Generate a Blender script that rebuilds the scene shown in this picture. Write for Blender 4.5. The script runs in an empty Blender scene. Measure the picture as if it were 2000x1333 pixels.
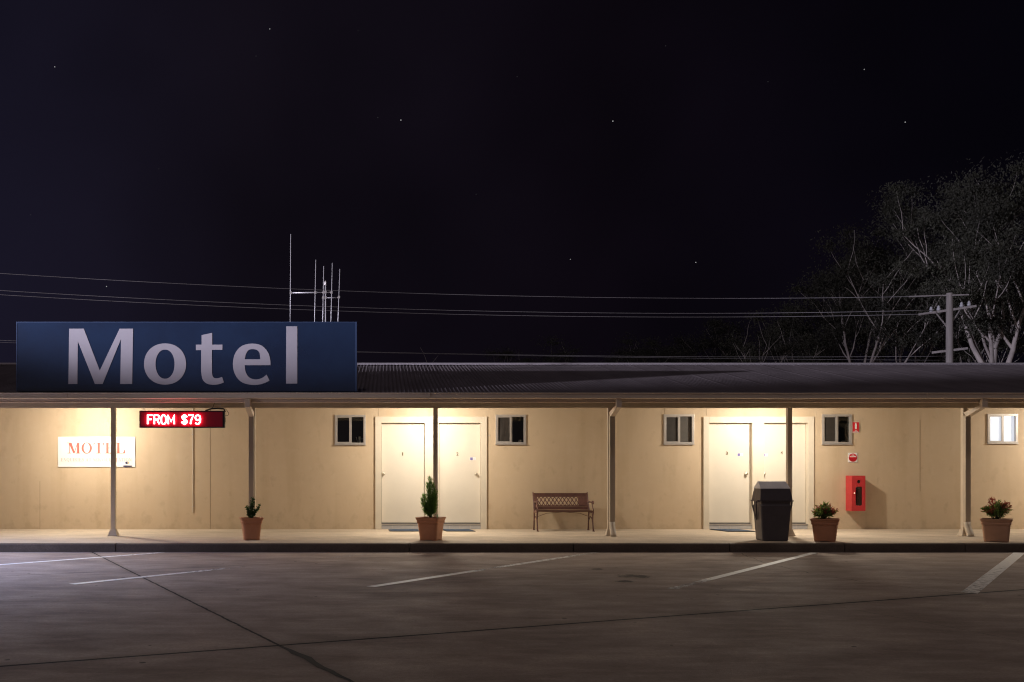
import bpy, bmesh, math, random
from mathutils import Vector, Matrix, Quaternion

S = bpy.context.scene
COL = S.collection
rad = math.radians

# ------------------------------------------------------------------ camera
EYE = 1.287            # camera height above the concrete drive
FL, CX, CY = 1900.0, 750.0, 925.0   # focal length and principal point measured on the 2000 px wide photograph
cam = bpy.data.cameras.new('camera')
cam.sensor_width = 36
cam.lens = FL / 2000 * 36
cam.shift_x = (1000 - CX) / 2000
cam.shift_y = (CY - 666.5) / 2000
cam.clip_start = 0.1
cam.clip_end = 3000
cam_o = bpy.data.objects.new('camera', cam)
COL.objects.link(cam_o)
cam_o.location = (0, 0, EYE)
cam_o.rotation_euler = (rad(90), 0, 0)
S.camera = cam_o
S.view_settings.view_transform = 'Standard'
S.view_settings.look = 'None'
S.view_settings.gamma = 1
S.view_settings.exposure = 0
S.cycles.use_denoising = True
S.cycles.filter_width = 1.15
S.cycles.max_bounces = 8
S.cycles.sample_clamp_indirect = 6

def at(x, y, Y):       # photo measurement + real depth -> point in the place
    return Vector(((x - CX) * Y / FL, Y, EYE + (CY - y) * Y / FL))
def gr(x, y):          # a point on the drive (z = 0)
    Y = EYE * FL / (y - CY)
    return Vector(((x - CX) * Y / FL, Y, 0))

# ------------------------------------------------------------------ night sky with a few stars
W = bpy.data.worlds.new('World'); S.world = W; W.use_nodes = True
nt = W.node_tree; nt.nodes.clear()
out = nt.nodes.new('ShaderNodeOutputWorld'); bg = nt.nodes.new('ShaderNodeBackground')
nt.links.new(bg.outputs[0], out.inputs[0])
tc = nt.nodes.new('ShaderNodeTexCoord')
sep = nt.nodes.new('ShaderNodeSeparateXYZ'); nt.links.new(tc.outputs['Generated'], sep.inputs[0])
rmp = nt.nodes.new('ShaderNodeValToRGB')            # glow of the service station to the left, black bush to the right
mr = nt.nodes.new('ShaderNodeMapRange'); mr.inputs[1].default_value = -0.45; mr.inputs[2].default_value = 0.6
nt.links.new(sep.outputs[0], mr.inputs[0]); nt.links.new(mr.outputs[0], rmp.inputs[0])
e = rmp.color_ramp.elements
e[0].position = 0; e[0].color = (.0075, .0068, .0155, 1)
e[1].position = 1; e[1].color = (.0013, .0011, .0030, 1)
m1 = e.new(.30); m1.color = (.0056, .0042, .0078, 1)
m2 = e.new(.62); m2.color = (.0036, .0024, .0046, 1)
nz = nt.nodes.new('ShaderNodeTexNoise'); nz.inputs['Scale'].default_value = 3.0; nz.inputs['Detail'].default_value = 3
nt.links.new(tc.outputs['Generated'], nz.inputs['Vector'])
mr2 = nt.nodes.new('ShaderNodeMapRange'); mr2.inputs[1].default_value = .3; mr2.inputs[2].default_value = .7
mr2.inputs[3].default_value = .65; mr2.inputs[4].default_value = 1.3
nt.links.new(nz.outputs[0], mr2.inputs[0])
mul = nt.nodes.new('ShaderNodeVectorMath'); mul.operation = 'SCALE'
nt.links.new(rmp.outputs[0], mul.inputs[0]); nt.links.new(mr2.outputs[0], mul.inputs['Scale'])
acc = None
STARS = [(107, 131, .5), (527, 57, .45), (783, 235, .8), (1197, 237, .8), (1688, 136, .35), (1114, 507, .35),
         (1359, 513, .55), (208, 560, .5), (1768, 239, .5), (500, 110, .12), (700, 60, .12), (738, 230, .16),
         (1300, 90, .12), (930, 380, .12), (310, 330, .12), (1500, 160, .12), (60, 420, .12), (1010, 150, .1)]
for sx, sy, si in STARS:
    si = si * (.5 if si > .2 else .12)
    d = Vector(((sx - CX) / FL, 1, (CY - sy) / FL)).normalized()
    dn = nt.nodes.new('ShaderNodeVectorMath'); dn.operation = 'DISTANCE'; dn.inputs[1].default_value = d
    nt.links.new(tc.outputs['Generated'], dn.inputs[0])
    lt = nt.nodes.new('ShaderNodeMath'); lt.operation = 'LESS_THAN'; lt.inputs[1].default_value = .00045
    nt.links.new(dn.outputs['Value'], lt.inputs[0])
    ma = nt.nodes.new('ShaderNodeMath'); ma.operation = 'MULTIPLY_ADD'; ma.inputs[1].default_value = si * 1.3
    nt.links.new(lt.outputs[0], ma.inputs[0])
    if acc: nt.links.new(acc.outputs[0], ma.inputs[2])
    else: ma.inputs[2].default_value = 0
    acc = ma
addv = nt.nodes.new('ShaderNodeVectorMath'); addv.operation = 'ADD'
nt.links.new(mul.outputs[0], addv.inputs[0]); nt.links.new(acc.outputs[0], addv.inputs[1])
gl_ = nt.nodes.new('ShaderNodeVectorMath'); gl_.operation = 'DISTANCE'; gl_.inputs[1].default_value = Vector((-.35, -1, .12)).normalized()  # unseen sky glow behind the camera, added as fill for front faces
nt.links.new(tc.outputs['Generated'], gl_.inputs[0])
gm = nt.nodes.new('ShaderNodeMapRange'); gm.interpolation_type = 'SMOOTHSTEP'; gm.inputs[1].default_value = .95; gm.inputs[2].default_value = .2; gm.inputs[3].default_value = 0; gm.inputs[4].default_value = 1
nt.links.new(gl_.outputs['Value'], gm.inputs[0])
gs = nt.nodes.new('ShaderNodeVectorMath'); gs.operation = 'SCALE'; gs.inputs[0].default_value = (.105, .088, .092); nt.links.new(gm.outputs[0], gs.inputs['Scale'])
ad2 = nt.nodes.new('ShaderNodeVectorMath'); ad2.operation = 'ADD'; nt.links.new(addv.outputs[0], ad2.inputs[0]); nt.links.new(gs.outputs[0], ad2.inputs[1])
nt.links.new(ad2.outputs[0], bg.inputs[0]); bg.inputs[1].default_value = 1.0

# ------------------------------------------------------------------ the service-station flood lamp (its flare enters at the left edge), plus added fill lights
def lamp(name, kind, loc, power, color, size, target=None, **kw):
    l = bpy.data.lights.new(name, kind); l.energy = power; l.color = color
    if kind == 'AREA': l.shape = 'DISK'; l.size = size
    else: l.shadow_soft_size = size
    for k, v in kw.items(): setattr(l, k, v)
    o = bpy.data.objects.new(name, l); COL.objects.link(o); o.location = loc
    if target is not None:
        o.rotation_euler = (Vector(target) - Vector(loc)).to_track_quat('-Z', 'Y').to_euler()
    return o
COOL = (.74, .78, 1.0)
FLOOD = (-26.0, 5.6, 5.35)          # shielded flood lamp far to the left: sign, roof and gum trees
lamp('floodlight_beam', 'SPOT', FLOOD, 56000, (.84, .82, 1.0), .12,
     (FLOOD[0] + 40 * math.cos(rad(28)), FLOOD[1] + 40 * math.sin(rad(28)), FLOOD[2] + 40 * math.tan(rad(6.6))), spot_size=rad(26.0), spot_blend=.4)
lamp('added_fill_spot', 'SPOT', FLOOD, 22000, (.88, .84, 1.0), .12,
     (FLOOD[0] + 60 * math.cos(rad(41)), FLOOD[1] + 60 * math.sin(rad(41)), FLOOD[2] + 60 * math.tan(rad(6))), spot_size=rad(17), spot_blend=.7)  # extra spot added at the flood lamp to brighten the gum trees
for az_, pw_ in ((54, 8000), (66, 8000)):
    lamp('added_fill_spot', 'SPOT', FLOOD, pw_, (.88, .84, 1.0), .12,
         (FLOOD[0] + 60 * math.cos(rad(az_)), FLOOD[1] + 60 * math.sin(rad(az_)), FLOOD[2] + 60 * math.tan(rad(6.5))), spot_size=rad(19), spot_blend=.8)  # two more added spots, there only to light the wires
lamp('added_fill_sun', 'SUN', (0, 0, 30), .22, (1.0, .87, .84), 0, (5, 15.5, 0), angle=rad(3))  # added dim warm sun, lifts the drive, roof and bin lid; no visible source
lamp('forecourt_lamp', 'SPOT', (-8.2, 13.5, 4.6), 2100, (.50, .60, 1.0), .15, (-7.7, 13.1, 0), spot_size=rad(126), spot_blend=1.0)    # cold lamp just beyond the left edge

# ------------------------------------------------------------------ helpers
def tag(o, label=None, cat=None, group=None, kind=None):
    if label: o['label'] = label
    if cat: o['category'] = cat
    if group: o['group'] = group
    if kind: o['kind'] = kind
    return o
def thing(name, loc, label, cat, group=None, rz=0):
    o = bpy.data.objects.new(name, None); COL.objects.link(o); o.location = loc; o.rotation_euler = (0, 0, rz)
    o.empty_display_size = .2
    return tag(o, label, cat, group)
def link(name, me, mat, parent=None, world=False, smooth=False):
    o = bpy.data.objects.new(name, me); COL.objects.link(o)
    if mat: me.materials.append(mat)
    if smooth:
        for p in me.polygons: p.use_smooth = True
    if parent is not None:
        o.parent = parent
        if world: o.matrix_parent_inverse = (Matrix.Translation(parent.location) @ parent.rotation_euler.to_matrix().to_4x4()).inverted()
    return o

class MB:
    def __init__(s): s.v = []; s.f = []; s.sm = []
    def add(s, vs, fs, smooth=False):
        n = len(s.v); s.v += [tuple(p) for p in vs]
        for f in fs: s.f.append(tuple(i + n for i in f)); s.sm.append(smooth)
        return s
    def box(s, x0, x1, y0, y1, z0, z1):
        return s.add([(x0, y0, z0), (x1, y0, z0), (x1, y1, z0), (x0, y1, z0), (x0, y0, z1), (x1, y0, z1), (x1, y1, z1), (x0, y1, z1)],
                     [(0, 3, 2, 1), (4, 5, 6, 7), (0, 1, 5, 4), (1, 2, 6, 5), (2, 3, 7, 6), (3, 0, 4, 7)])
    def tube(s, pts, r, n=8, cap=True):
        pts = [Vector(p) for p in pts]
        rs = r if isinstance(r, (list, tuple)) else [r] * len(pts)
        vs = []; up = None
        for i, p in enumerate(pts):
            t = (pts[min(i + 1, len(pts) - 1)] - pts[max(i - 1, 0)]).normalized()
            if up is None: up = t.orthogonal().normalized()
            else:
                up = (up - t * up.dot(t))
                up = up.normalized() if up.length > 1e-6 else t.orthogonal().normalized()
            b = t.cross(up)
            for k in range(n):
                a = 2 * math.pi * k / n
                vs.append(p + (up * math.cos(a) + b * math.sin(a)) * rs[i])
        fs = []
        for i in range(len(pts) - 1):
            for k in range(n):
                fs.append((i * n + k, i * n + (k + 1) % n, (i + 1) * n + (k + 1) % n, (i + 1) * n + k))
        s.add(vs, fs, True)
        if cap:
            m = len(s.v) - len(vs)
            s.f.append(tuple(m + k for k in reversed(range(n)))); s.sm.append(False)
            m2 = m + (len(pts) - 1) * n
            s.f.append(tuple(m2 + k for k in range(n))); s.sm.append(False)
        return s
    def bar(s, a, b, w, h):        # rectangular bar from a to b, w sideways, h in the other sense
        a, b = Vector(a), Vector(b); t = (b - a).normalized()
        ref = Vector((0, 1, 0)) if abs(t.y) < .9 else Vector((0, 0, 1))
        u = t.cross(ref).normalized(); v = u.cross(t).normalized()
        vs = []
        for p in (a, b):
            for su, sv in ((-1, -1), (1, -1), (1, 1), (-1, 1)): vs.append(p + u * su * w / 2 + v * sv * h / 2)
        return s.add(vs, [(0, 1, 2, 3), (7, 6, 5, 4), (0, 4, 5, 1), (1, 5, 6, 2), (2, 6, 7, 3), (3, 7, 4, 0)])
    def loft(s, rings, smooth=False, cap0=True, cap1=True):
        n = len(rings[0]); vs = [p for r in rings for p in r]; fs = []
        for i in range(len(rings) - 1):
            for k in range(n):
                fs.append((i * n + k, i * n + (k + 1) % n, (i + 1) * n + (k + 1) % n, (i + 1) * n + k))
        if cap0: fs.append(tuple(reversed(range(n))))
        if cap1: fs.append(tuple((len(rings) - 1) * n + k for k in range(n)))
        return s.add(vs, fs, smooth)
    def prism_x(s, prof, x0, x1):   # profile in (y, z) swept along x
        return s.loft([[(x0, y, z) for y, z in prof], [(x1, y, z) for y, z in prof]])
    def prism_y(s, prof, y0, y1):   # profile in (x, z) swept along y
        return s.loft([[(x, y0, z) for x, z in prof], [(x, y1, z) for x, z in prof]])
    def lathe(s, prof, c=(0, 0, 0), n=16, axis='z'):
        rings = []
        for r, h in prof:
            ring = []
            for k in range(n):
                a = 2 * math.pi * k / n
                if axis == 'z': ring.append((c[0] + r * math.cos(a), c[1] + r * math.sin(a), c[2] + h))
                else: ring.append((c[0] + r * math.cos(a), c[1] - h, c[2] + r * math.sin(a)))
            rings.append(ring)
        return s.loft(rings, True)
    def mesh(s, name, bevel=0, fix=True):
        me = bpy.data.meshes.new(name); me.from_pydata(s.v, [], s.f)
        for p, q in zip(me.polygons, s.sm): p.use_smooth = q
        if fix or bevel:
            bm = bmesh.new(); bm.from_mesh(me)
            bmesh.ops.recalc_face_normals(bm, faces=bm.faces)
            if bevel:
                ed = [e_ for e_ in bm.edges if len(e_.link_faces) == 2 and e_.calc_face_angle(0) > .6]
                bmesh.ops.bevel(bm, geom=ed, offset=bevel, segments=2, affect='EDGES', profile=.6, clamp_overlap=True)
            bm.to_mesh(me); bm.free()
        me.update()
        return me
    def build(s, name, mat, parent=None, world=False, bevel=0, fix=True):
        return link(name, s.mesh(name, bevel, fix), mat, parent, world)

def curve_mesh(name, loops, depth):    # filled outline(s) in (x, z), thickness along +y; loops inside loops are holes
    cu = bpy.data.curves.new(name, 'CURVE'); cu.dimensions = '2D'; cu.fill_mode = 'BOTH'; cu.extrude = depth / 2
    for lp in loops:
        sp = cu.splines.new('POLY'); sp.points.add(len(lp) - 1)
        for p, (x, z) in zip(sp.points, lp): p.co = (x, z, 0, 1)
        sp.use_cyclic_u = True
    return cu_to_mesh(name, cu, depth)
def cu_to_mesh(name, cu, depth, sx=1, sz=1, ox=0, oz=0, y=0):
    o = bpy.data.objects.new(name, cu); COL.objects.link(o)
    dg = bpy.context.evaluated_depsgraph_get(); dg.update()
    me = bpy.data.meshes.new_from_object(o.evaluated_get(dg))
    bpy.data.objects.remove(o); bpy.data.curves.remove(cu)
    for v in me.vertices:
        x, z, d = v.co
        v.co = (x * sx + ox, y - d, z * sz + oz)
    me.name = name; me.materials.clear()
    return me
def text_mesh(name, body, x0, x1, z0, z1, y, depth=.002, bold=0, space=1.0):   # lettering fitted to a box
    cu = bpy.data.curves.new(name, 'FONT'); cu.body = body; cu.extrude = depth / 2; cu.offset = bold; cu.space_character = space
    me = cu_to_mesh(name, cu, depth)
    xs = [v.co.x for v in me.vertices]; zs = [v.co.z for v in me.vertices]
    ax, bx, az, bz = min(xs), max(xs), min(zs), max(zs)
    for v in me.vertices:
        v.co.x = x0 + (v.co.x - ax) / (bx - ax) * (x1 - x0)
        v.co.z = z0 + (v.co.z - az) / (bz - az) * (z1 - z0)
        v.co.y += y
    return me
def ell(cx, cz, rx, rz, n=40, p=2.0):
    r = []
    for k in range(n):
        a = 2 * math.pi * k / n; c, s_ = math.cos(a), math.sin(a)
        r.append((cx + rx * math.copysign(abs(c) ** (2 / p), c), cz + rz * math.copysign(abs(s_) ** (2 / p), s_)))
    return r
def rrect(x0, x1, z0, z1, r, n=5):
    o_ = []
    for cx, cz, a0 in ((x1 - r, z1 - r, 0), (x0 + r, z1 - r, 90), (x0 + r, z0 + r, 180), (x1 - r, z0 + r, 270)):
        for k in range(n + 1):
            a = rad(a0 + 90 * k / n); o_.append((cx + r * math.cos(a), cz + r * math.sin(a)))
    return o_
def smoothcurve(pts, sub=6):           # Catmull-Rom through open points
    P = [Vector((p[0], p[1])) for p in pts]; o_ = []
    for i in range(len(P) - 1):
        p0, p1, p2, p3 = P[max(i - 1, 0)], P[i], P[i + 1], P[min(i + 2, len(P) - 1)]
        for k in range(sub):
            t = k / sub
            o_.append(tuple(.5 * ((2 * p1) + (p2 - p0) * t + (2 * p0 - 5 * p1 + 4 * p2 - p3) * t * t + (3 * p1 - p0 - 3 * p2 + p3) * t ** 3)))
    o_.append(tuple(P[-1])); return o_

# ------------------------------------------------------------------ materials
def mat(name, col, rough=.6, metal=0, spec=.4, var=0, scale=8, stretch=(1, 1, 1), bump=0, bscale=60, col2=None, emit=None, estr=0):
    m = bpy.data.materials.new(name); m.use_nodes = True
    t = m.node_tree; b = t.nodes['Principled BSDF']
    b.inputs['Base Color'].default_value = (*col, 1); b.inputs['Roughness'].default_value = rough
    b.inputs['Metallic'].default_value = metal; b.inputs['Specular IOR Level'].default_value = spec
    if emit:
        b.inputs['Emission Color'].default_value = (*emit, 1); b.inputs['Emission Strength'].default_value = estr
    if var or bump:
        g = t.nodes.new('ShaderNodeNewGeometry'); mp = t.nodes.new('ShaderNodeMapping'); mp.inputs['Scale'].default_value = stretch
        t.links.new(g.outputs['Position'], mp.inputs[0])
    if var:
        n = t.nodes.new('ShaderNodeTexNoise'); n.inputs['Scale'].default_value = scale; n.inputs['Detail'].default_value = 6
        n.inputs['Roughness'].default_value = .62
        t.links.new(mp.outputs[0], n.inputs['Vector'])
        r = t.nodes.new('ShaderNodeMapRange'); r.inputs[1].default_value = .32; r.inputs[2].default_value = .68
        t.links.new(n.outputs[0], r.inputs[0])
        mx = t.nodes.new('ShaderNodeMix'); mx.data_type = 'RGBA'
        c2 = col2 or tuple(c * (1 - var) for c in col)
        mx.inputs[6].default_value = (*c2, 1); mx.inputs[7].default_value = (*col, 1)
        t.links.new(r.outputs[0], mx.inputs[0]); t.links.new(mx.outputs[2], b.inputs['Base Color'])
        rr = t.nodes.new('ShaderNodeMapRange'); rr.inputs[3].default_value = min(1, rough * 1.15); rr.inputs[4].default_value = rough * .85
        t.links.new(r.outputs[0], rr.inputs[0]); t.links.new(rr.outputs[0], b.inputs['Roughness'])
    if bump:
        n2 = t.nodes.new('ShaderNodeTexNoise'); n2.inputs['Scale'].default_value = bscale; n2.inputs['Detail'].default_value = 4
        t.links.new(mp.outputs[0], n2.inputs['Vector'])
        bp = t.nodes.new('ShaderNodeBump'); bp.inputs['Strength'].default_value = bump; bp.inputs['Distance'].default_value = .01
        t.links.new(n2.outputs[0], bp.inputs['Height']); t.links.new(bp.outputs[0], b.inputs['Normal'])
    return m

M = {}
M['door'] = mat('door_paint', (.66, .60, .51), .45, var=.05, scale=3, bump=.02, bscale=25)
M['trim'] = mat('cream_trim', (.64, .565, .455), .5, var=.07, scale=5, bump=.03, bscale=30)
M['post'] = mat('cream_post_paint', (.60, .50, .385), .5, var=.14, scale=6, stretch=(1, 1, .4), bump=.03, bscale=40)
M['gutter'] = mat('cream_gutter', (.70, .585, .475), .42, var=.12, scale=3, stretch=(.4, 1, 1), bump=.02, bscale=12)
M['pipe'] = mat('downpipe_paint', (.50, .41, .31), .45, var=.14, scale=6, stretch=(1, 1, .4))
M['soffit'] = mat('ceiling_board', (.36, .31, .25), .7, var=.05, scale=4)
M['roof'] = mat('zinc_roof', (.29, .245, .255), .34, metal=.4, spec=.5, var=.35, scale=1.6, stretch=(1.4, .35, 1))
M['ridge'] = mat('zinc_ridge', (.66, .60, .64), .4, metal=.2, var=.15, scale=2)
M['jointline'] = mat('joint_sealant', (.27, .20, .13), .7)
M['alu'] = mat('anodised_aluminium', (.56, .52, .49), .35, metal=.5, var=.08, scale=10)
M['knob'] = mat('satin_brass_knob', (.80, .74, .64), .30, metal=1.0)
M['tile'] = mat('pale_tile', (.42, .41, .42), .3, var=.12, scale=9)
M['grout'] = mat('tile_grout', (.55, .5, .44), .8)
M['dark'] = mat('dark_gap', (.03, .026, .024), .8)
M['rubber'] = mat('black_rubber', (.025, .025, .027), .6)
M['mat'] = mat('blue_mat', (.055, .085, .14), .95, var=.45, scale=60, bump=.6, bscale=260)
M['terra1'] = mat('plastic_terracotta', (.56, .25, .135), .55, var=.12, scale=7, bump=.04, bscale=80)
M['terra2'] = mat('tan_terracotta', (.58, .33, .21), .6, var=.12, scale=7, bump=.04, bscale=80)
M['soil'] = mat('potting_soil', (.03, .021, .015), .95, var=.5, scale=40, bump=.8, bscale=70)
M['iron'] = mat('brown_cast_iron', (.17, .080, .064), .45, var=.3, scale=20, bump=.15, bscale=120)
M['wood'] = mat('brown_bench_slat', (.17, .085, .062), .55, var=.35, scale=12, stretch=(.3, 3, 3))
M['bin'] = mat('charcoal_plastic', (.095, .08, .086), .42, var=.15, scale=6, bump=.05, bscale=150)
M['binlid'] = mat('grey_plastic_lid', (.84, .80, .82), .5, var=.14, scale=7, bump=.05, bscale=150)
M['red'] = mat('red_enamel', (.50, .038, .042), .38, var=.08, scale=8)
M['signred'] = mat('sign_red', (.60, .02, .03), .4)
M['signdarkred'] = mat('sign_dark_red', (.42, .01, .018), .4)
M['white'] = mat('white_paint', (.80, .79, .77), .45)
M['board'] = mat('white_sign_board', (.80, .775, .75), .4, var=.04, scale=4)
M['pink'] = mat('faded_red_ink', (.60, .15, .115), .5, var=.15, scale=9)
M['pale'] = mat('faded_pink_ink', (.70, .45, .40), .5, var=.12, scale=12)
M['navy'] = mat('navy_ink', (.03, .035, .09), .4)
M['yellow'] = mat('gold_ink', (.65, .45, .12), .4)
M['purple'] = mat('violet_ink', (.16, .13, .40), .4)
M['rose'] = mat('rose_ink', (.75, .5, .55), .4)
M['brass'] = mat('brass_digit', (.16, .11, .055), .4, metal=.5)
M['signblue'] = mat('blue_sign_panel', (.013, .028, .066), .25, spec=.6, var=.3, scale=.8, col2=(.007, .015, .040))
M['signedge'] = mat('sign_edge_trim', (.045, .07, .14), .4, metal=.2)
M['letter'] = mat('white_vinyl_letter', (.36, .335, .37), .4, var=.10, scale=2.5)
M['wire'] = mat('aluminium_wire', (.45, .43, .46), .5, metal=.1)
M['aerial'] = mat('aerial_aluminium', (.5, .48, .49), .4, metal=.3)
M['pole'] = mat('weathered_pole', (.42, .38, .37), .85, var=.35, scale=5, stretch=(3, 3, .2))
M['porcelain'] = mat('porcelain', (.5, .5, .54), .2)
M['bark'] = mat('pale_gum_bark', (.66, .58, .55), .85, var=.5, scale=2.5, stretch=(1, 1, .35))
M['leaf'] = mat('gum_leaf', (.062, .062, .042), .7, var=.5, scale=.5, col2=(.024, .022, .019))
M['leaf2'] = mat('bush_leaf', (.050, .052, .036), .7, var=.5, scale=.5, col2=(.024, .021, .022))
M['box'] = mat('box_leaf', (.05, .10, .03), .35, var=.45, scale=22)
M['juniper'] = mat('juniper_leaf', (.18, .34, .075), .5, var=.6, scale=16)
M['nandina'] = mat('nandina_green', (.17, .25, .06), .42, var=.6, scale=24)
M['nandred'] = mat('nandina_red', (.40, .11, .075), .42, var=.4, scale=24)
M['stem'] = mat('brown_stem', (.055, .035, .022), .8)
M['ledcase'] = mat('black_led_case', (.02, .018, .02), .35)
M['ledface'] = mat('red_acrylic', (.36, .004, .026), .3, spec=.5)
M['led'] = mat('lit_led', (.8, .1, .1), .5, emit=(1.0, .26, .27), estr=15)
M['lampglass'] = mat('lit_lamp_diffuser', (.9, .85, .7), .4, emit=(1.0, .72, .42), estr=6)
M['litpane'] = mat('lit_frosted_pane', (.7, .75, .8), .25, emit=(.70, .78, .92), estr=.72)
M['screen'] = mat('insect_screen', (.040, .033, .029), .5, var=.35, scale=9)
M['screenpale'] = mat('pale_insect_screen', (.085, .075, .066), .5, var=.2, scale=14)
M['room'] = mat('dark_room', (.035, .028, .025), .9)
M['bottle'] = mat('white_bottle', (.72, .70, .72), .35)
M['bluecap'] = mat('blue_label', (.2, .2, .42), .4)
M['tagmat'] = mat('green_plant_tag', (.25, .45, .2), .4)
M['extg'] = mat('extinguisher_red', (.16, .012, .012), .3)

def translucent(m, amt, boost=1.4):
    t = m.node_tree; b = t.nodes['Principled BSDF']; o_ = t.nodes['Material Output']
    tl = t.nodes.new('ShaderNodeBsdfTranslucent'); mx = t.nodes.new('ShaderNodeMixShader'); mx.inputs[0].default_value = amt
    sc_ = t.nodes.new('ShaderNodeVectorMath'); sc_.operation = 'SCALE'; sc_.inputs['Scale'].default_value = boost
    t.links.new(b.inputs['Base Color'].links[0].from_socket, sc_.inputs[0]); t.links.new(sc_.outputs[0], tl.inputs[0])
    t.links.new(b.outputs[0], mx.inputs[1]); t.links.new(tl.outputs[0], mx.inputs[2]); t.links.new(mx.outputs[0], o_.inputs[0])
for k_ in ('box', 'juniper', 'nandina', 'nandred'): translucent(M[k_], .45)
# glass: clear with fresnel reflection
m = bpy.data.materials.new('window_glass'); m.use_nodes = True; t = m.node_tree; t.nodes.clear()
o_ = t.nodes.new('ShaderNodeOutputMaterial'); mx = t.nodes.new('ShaderNodeMixShader'); fr = t.nodes.new('ShaderNodeFresnel'); fr.inputs[0].default_value = 1.45
tr = t.nodes.new('ShaderNodeBsdfTransparent'); tr.inputs[0].default_value = (.85, .87, .86, 1); gl = t.nodes.new('ShaderNodeBsdfGlossy'); gl.inputs['Roughness'].default_value = .03
t.links.new(fr.outputs[0], mx.inputs[0]); t.links.new(tr.outputs[0], mx.inputs[1]); t.links.new(gl.outputs[0], mx.inputs[2]); t.links.new(mx.outputs[0], o_.inputs[0])
M['glass'] = m

# rendered cement-sheet wall: cream, rain streaks, scuffs near the floor
def wall_material():
    m = bpy.data.materials.new('cream_wall'); m.use_nodes = True; t = m.node_tree; b = t.nodes['Principled BSDF']
    N = t.nodes.new; L = t.links.new
    g = N('ShaderNodeNewGeometry')
    def noise(scale, stretch, det=5, lo=.35, hi=.7):
        mp = N('ShaderNodeMapping'); mp.inputs['Scale'].default_value = stretch; L(g.outputs['Position'], mp.inputs[0])
        n = N('ShaderNodeTexNoise'); n.inputs['Scale'].default_value = scale; n.inputs['Detail'].default_value = det; L(mp.outputs[0], n.inputs['Vector'])
        r = N('ShaderNodeMapRange'); r.inputs[1].default_value = lo; r.inputs[2].default_value = hi; L(n.outputs[0], r.inputs[0]); return r
    def mixc(a, col, f, amt):
        k = N('ShaderNodeMath'); k.operation = 'MULTIPLY'; k.inputs[1].default_value = amt; L(f.outputs[0], k.inputs[0])
        x = N('ShaderNodeMix'); x.data_type = 'RGBA'; L(k.outputs[0], x.inputs[0])
        if a is None: x.inputs[6].default_value = (.585, .455, .315, 1)
        else: L(a.outputs[2], x.inputs[6])
        x.inputs[7].default_value = (*col, 1); return x
    c = mixc(None, (.505, .385, .26), noise(.8, (1, 1, 1)), .45)
    c = mixc(c, (.44, .32, .19), noise(2.2, (1.2, 1, .12), lo=.5, hi=.8), .55)
    c = mixc(c, (.33, .24, .15), noise(3.4, (1, 1, .55), det=8, lo=.6, hi=.85), .45)
    c = mixc(c, (.30, .22, .14), noise(9, (1, 1, .35), det=8, lo=.66, hi=.85), .35)
    c = mixc(c, (.62, .50, .365), noise(6, (1, 1, 1), lo=.5, hi=.8), .35)
    sp = N('ShaderNodeSeparateXYZ'); L(g.outputs['Position'], sp.inputs[0])      # mud splashes low on the wall
    zz = N('ShaderNodeMapRange'); zz.inputs[1].default_value = .14; zz.inputs[2].default_value = .75; zz.inputs[3].default_value = .30; zz.inputs[4].default_value = -.12; L(sp.outputs[2], zz.inputs[0])
    sn = noise(5, (1, 1, .8), det=9, lo=.42, hi=.78); sa = N('ShaderNodeMath'); sa.operation = 'ADD'; L(sn.outputs[0], sa.inputs[0]); L(zz.outputs[0], sa.inputs[1])
    st_ = N('ShaderNodeMapRange'); st_.inputs[1].default_value = .42; st_.inputs[2].default_value = .8; L(sa.outputs[0], st_.inputs[0])
    c = mixc(c, (.30, .215, .13), st_, .24)
    L(c.outputs[2], b.inputs['Base Color']); b.inputs['Roughness'].default_value = .62; b.inputs['Specular IOR Level'].default_value = .3
    n2 = N('ShaderNodeTexNoise'); n2.inputs['Scale'].default_value = 45; n2.inputs['Detail'].default_value = 5; L(g.outputs['Position'], n2.inputs['Vector'])
    bp = N('ShaderNodeBump'); bp.inputs['Strength'].default_value = .12; bp.inputs['Distance'].default_value = .01; L(n2.outputs[0], bp.inputs['Height']); L(bp.outputs[0], b.inputs['Normal'])
    return m
M['wall'] = wall_material()

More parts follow.
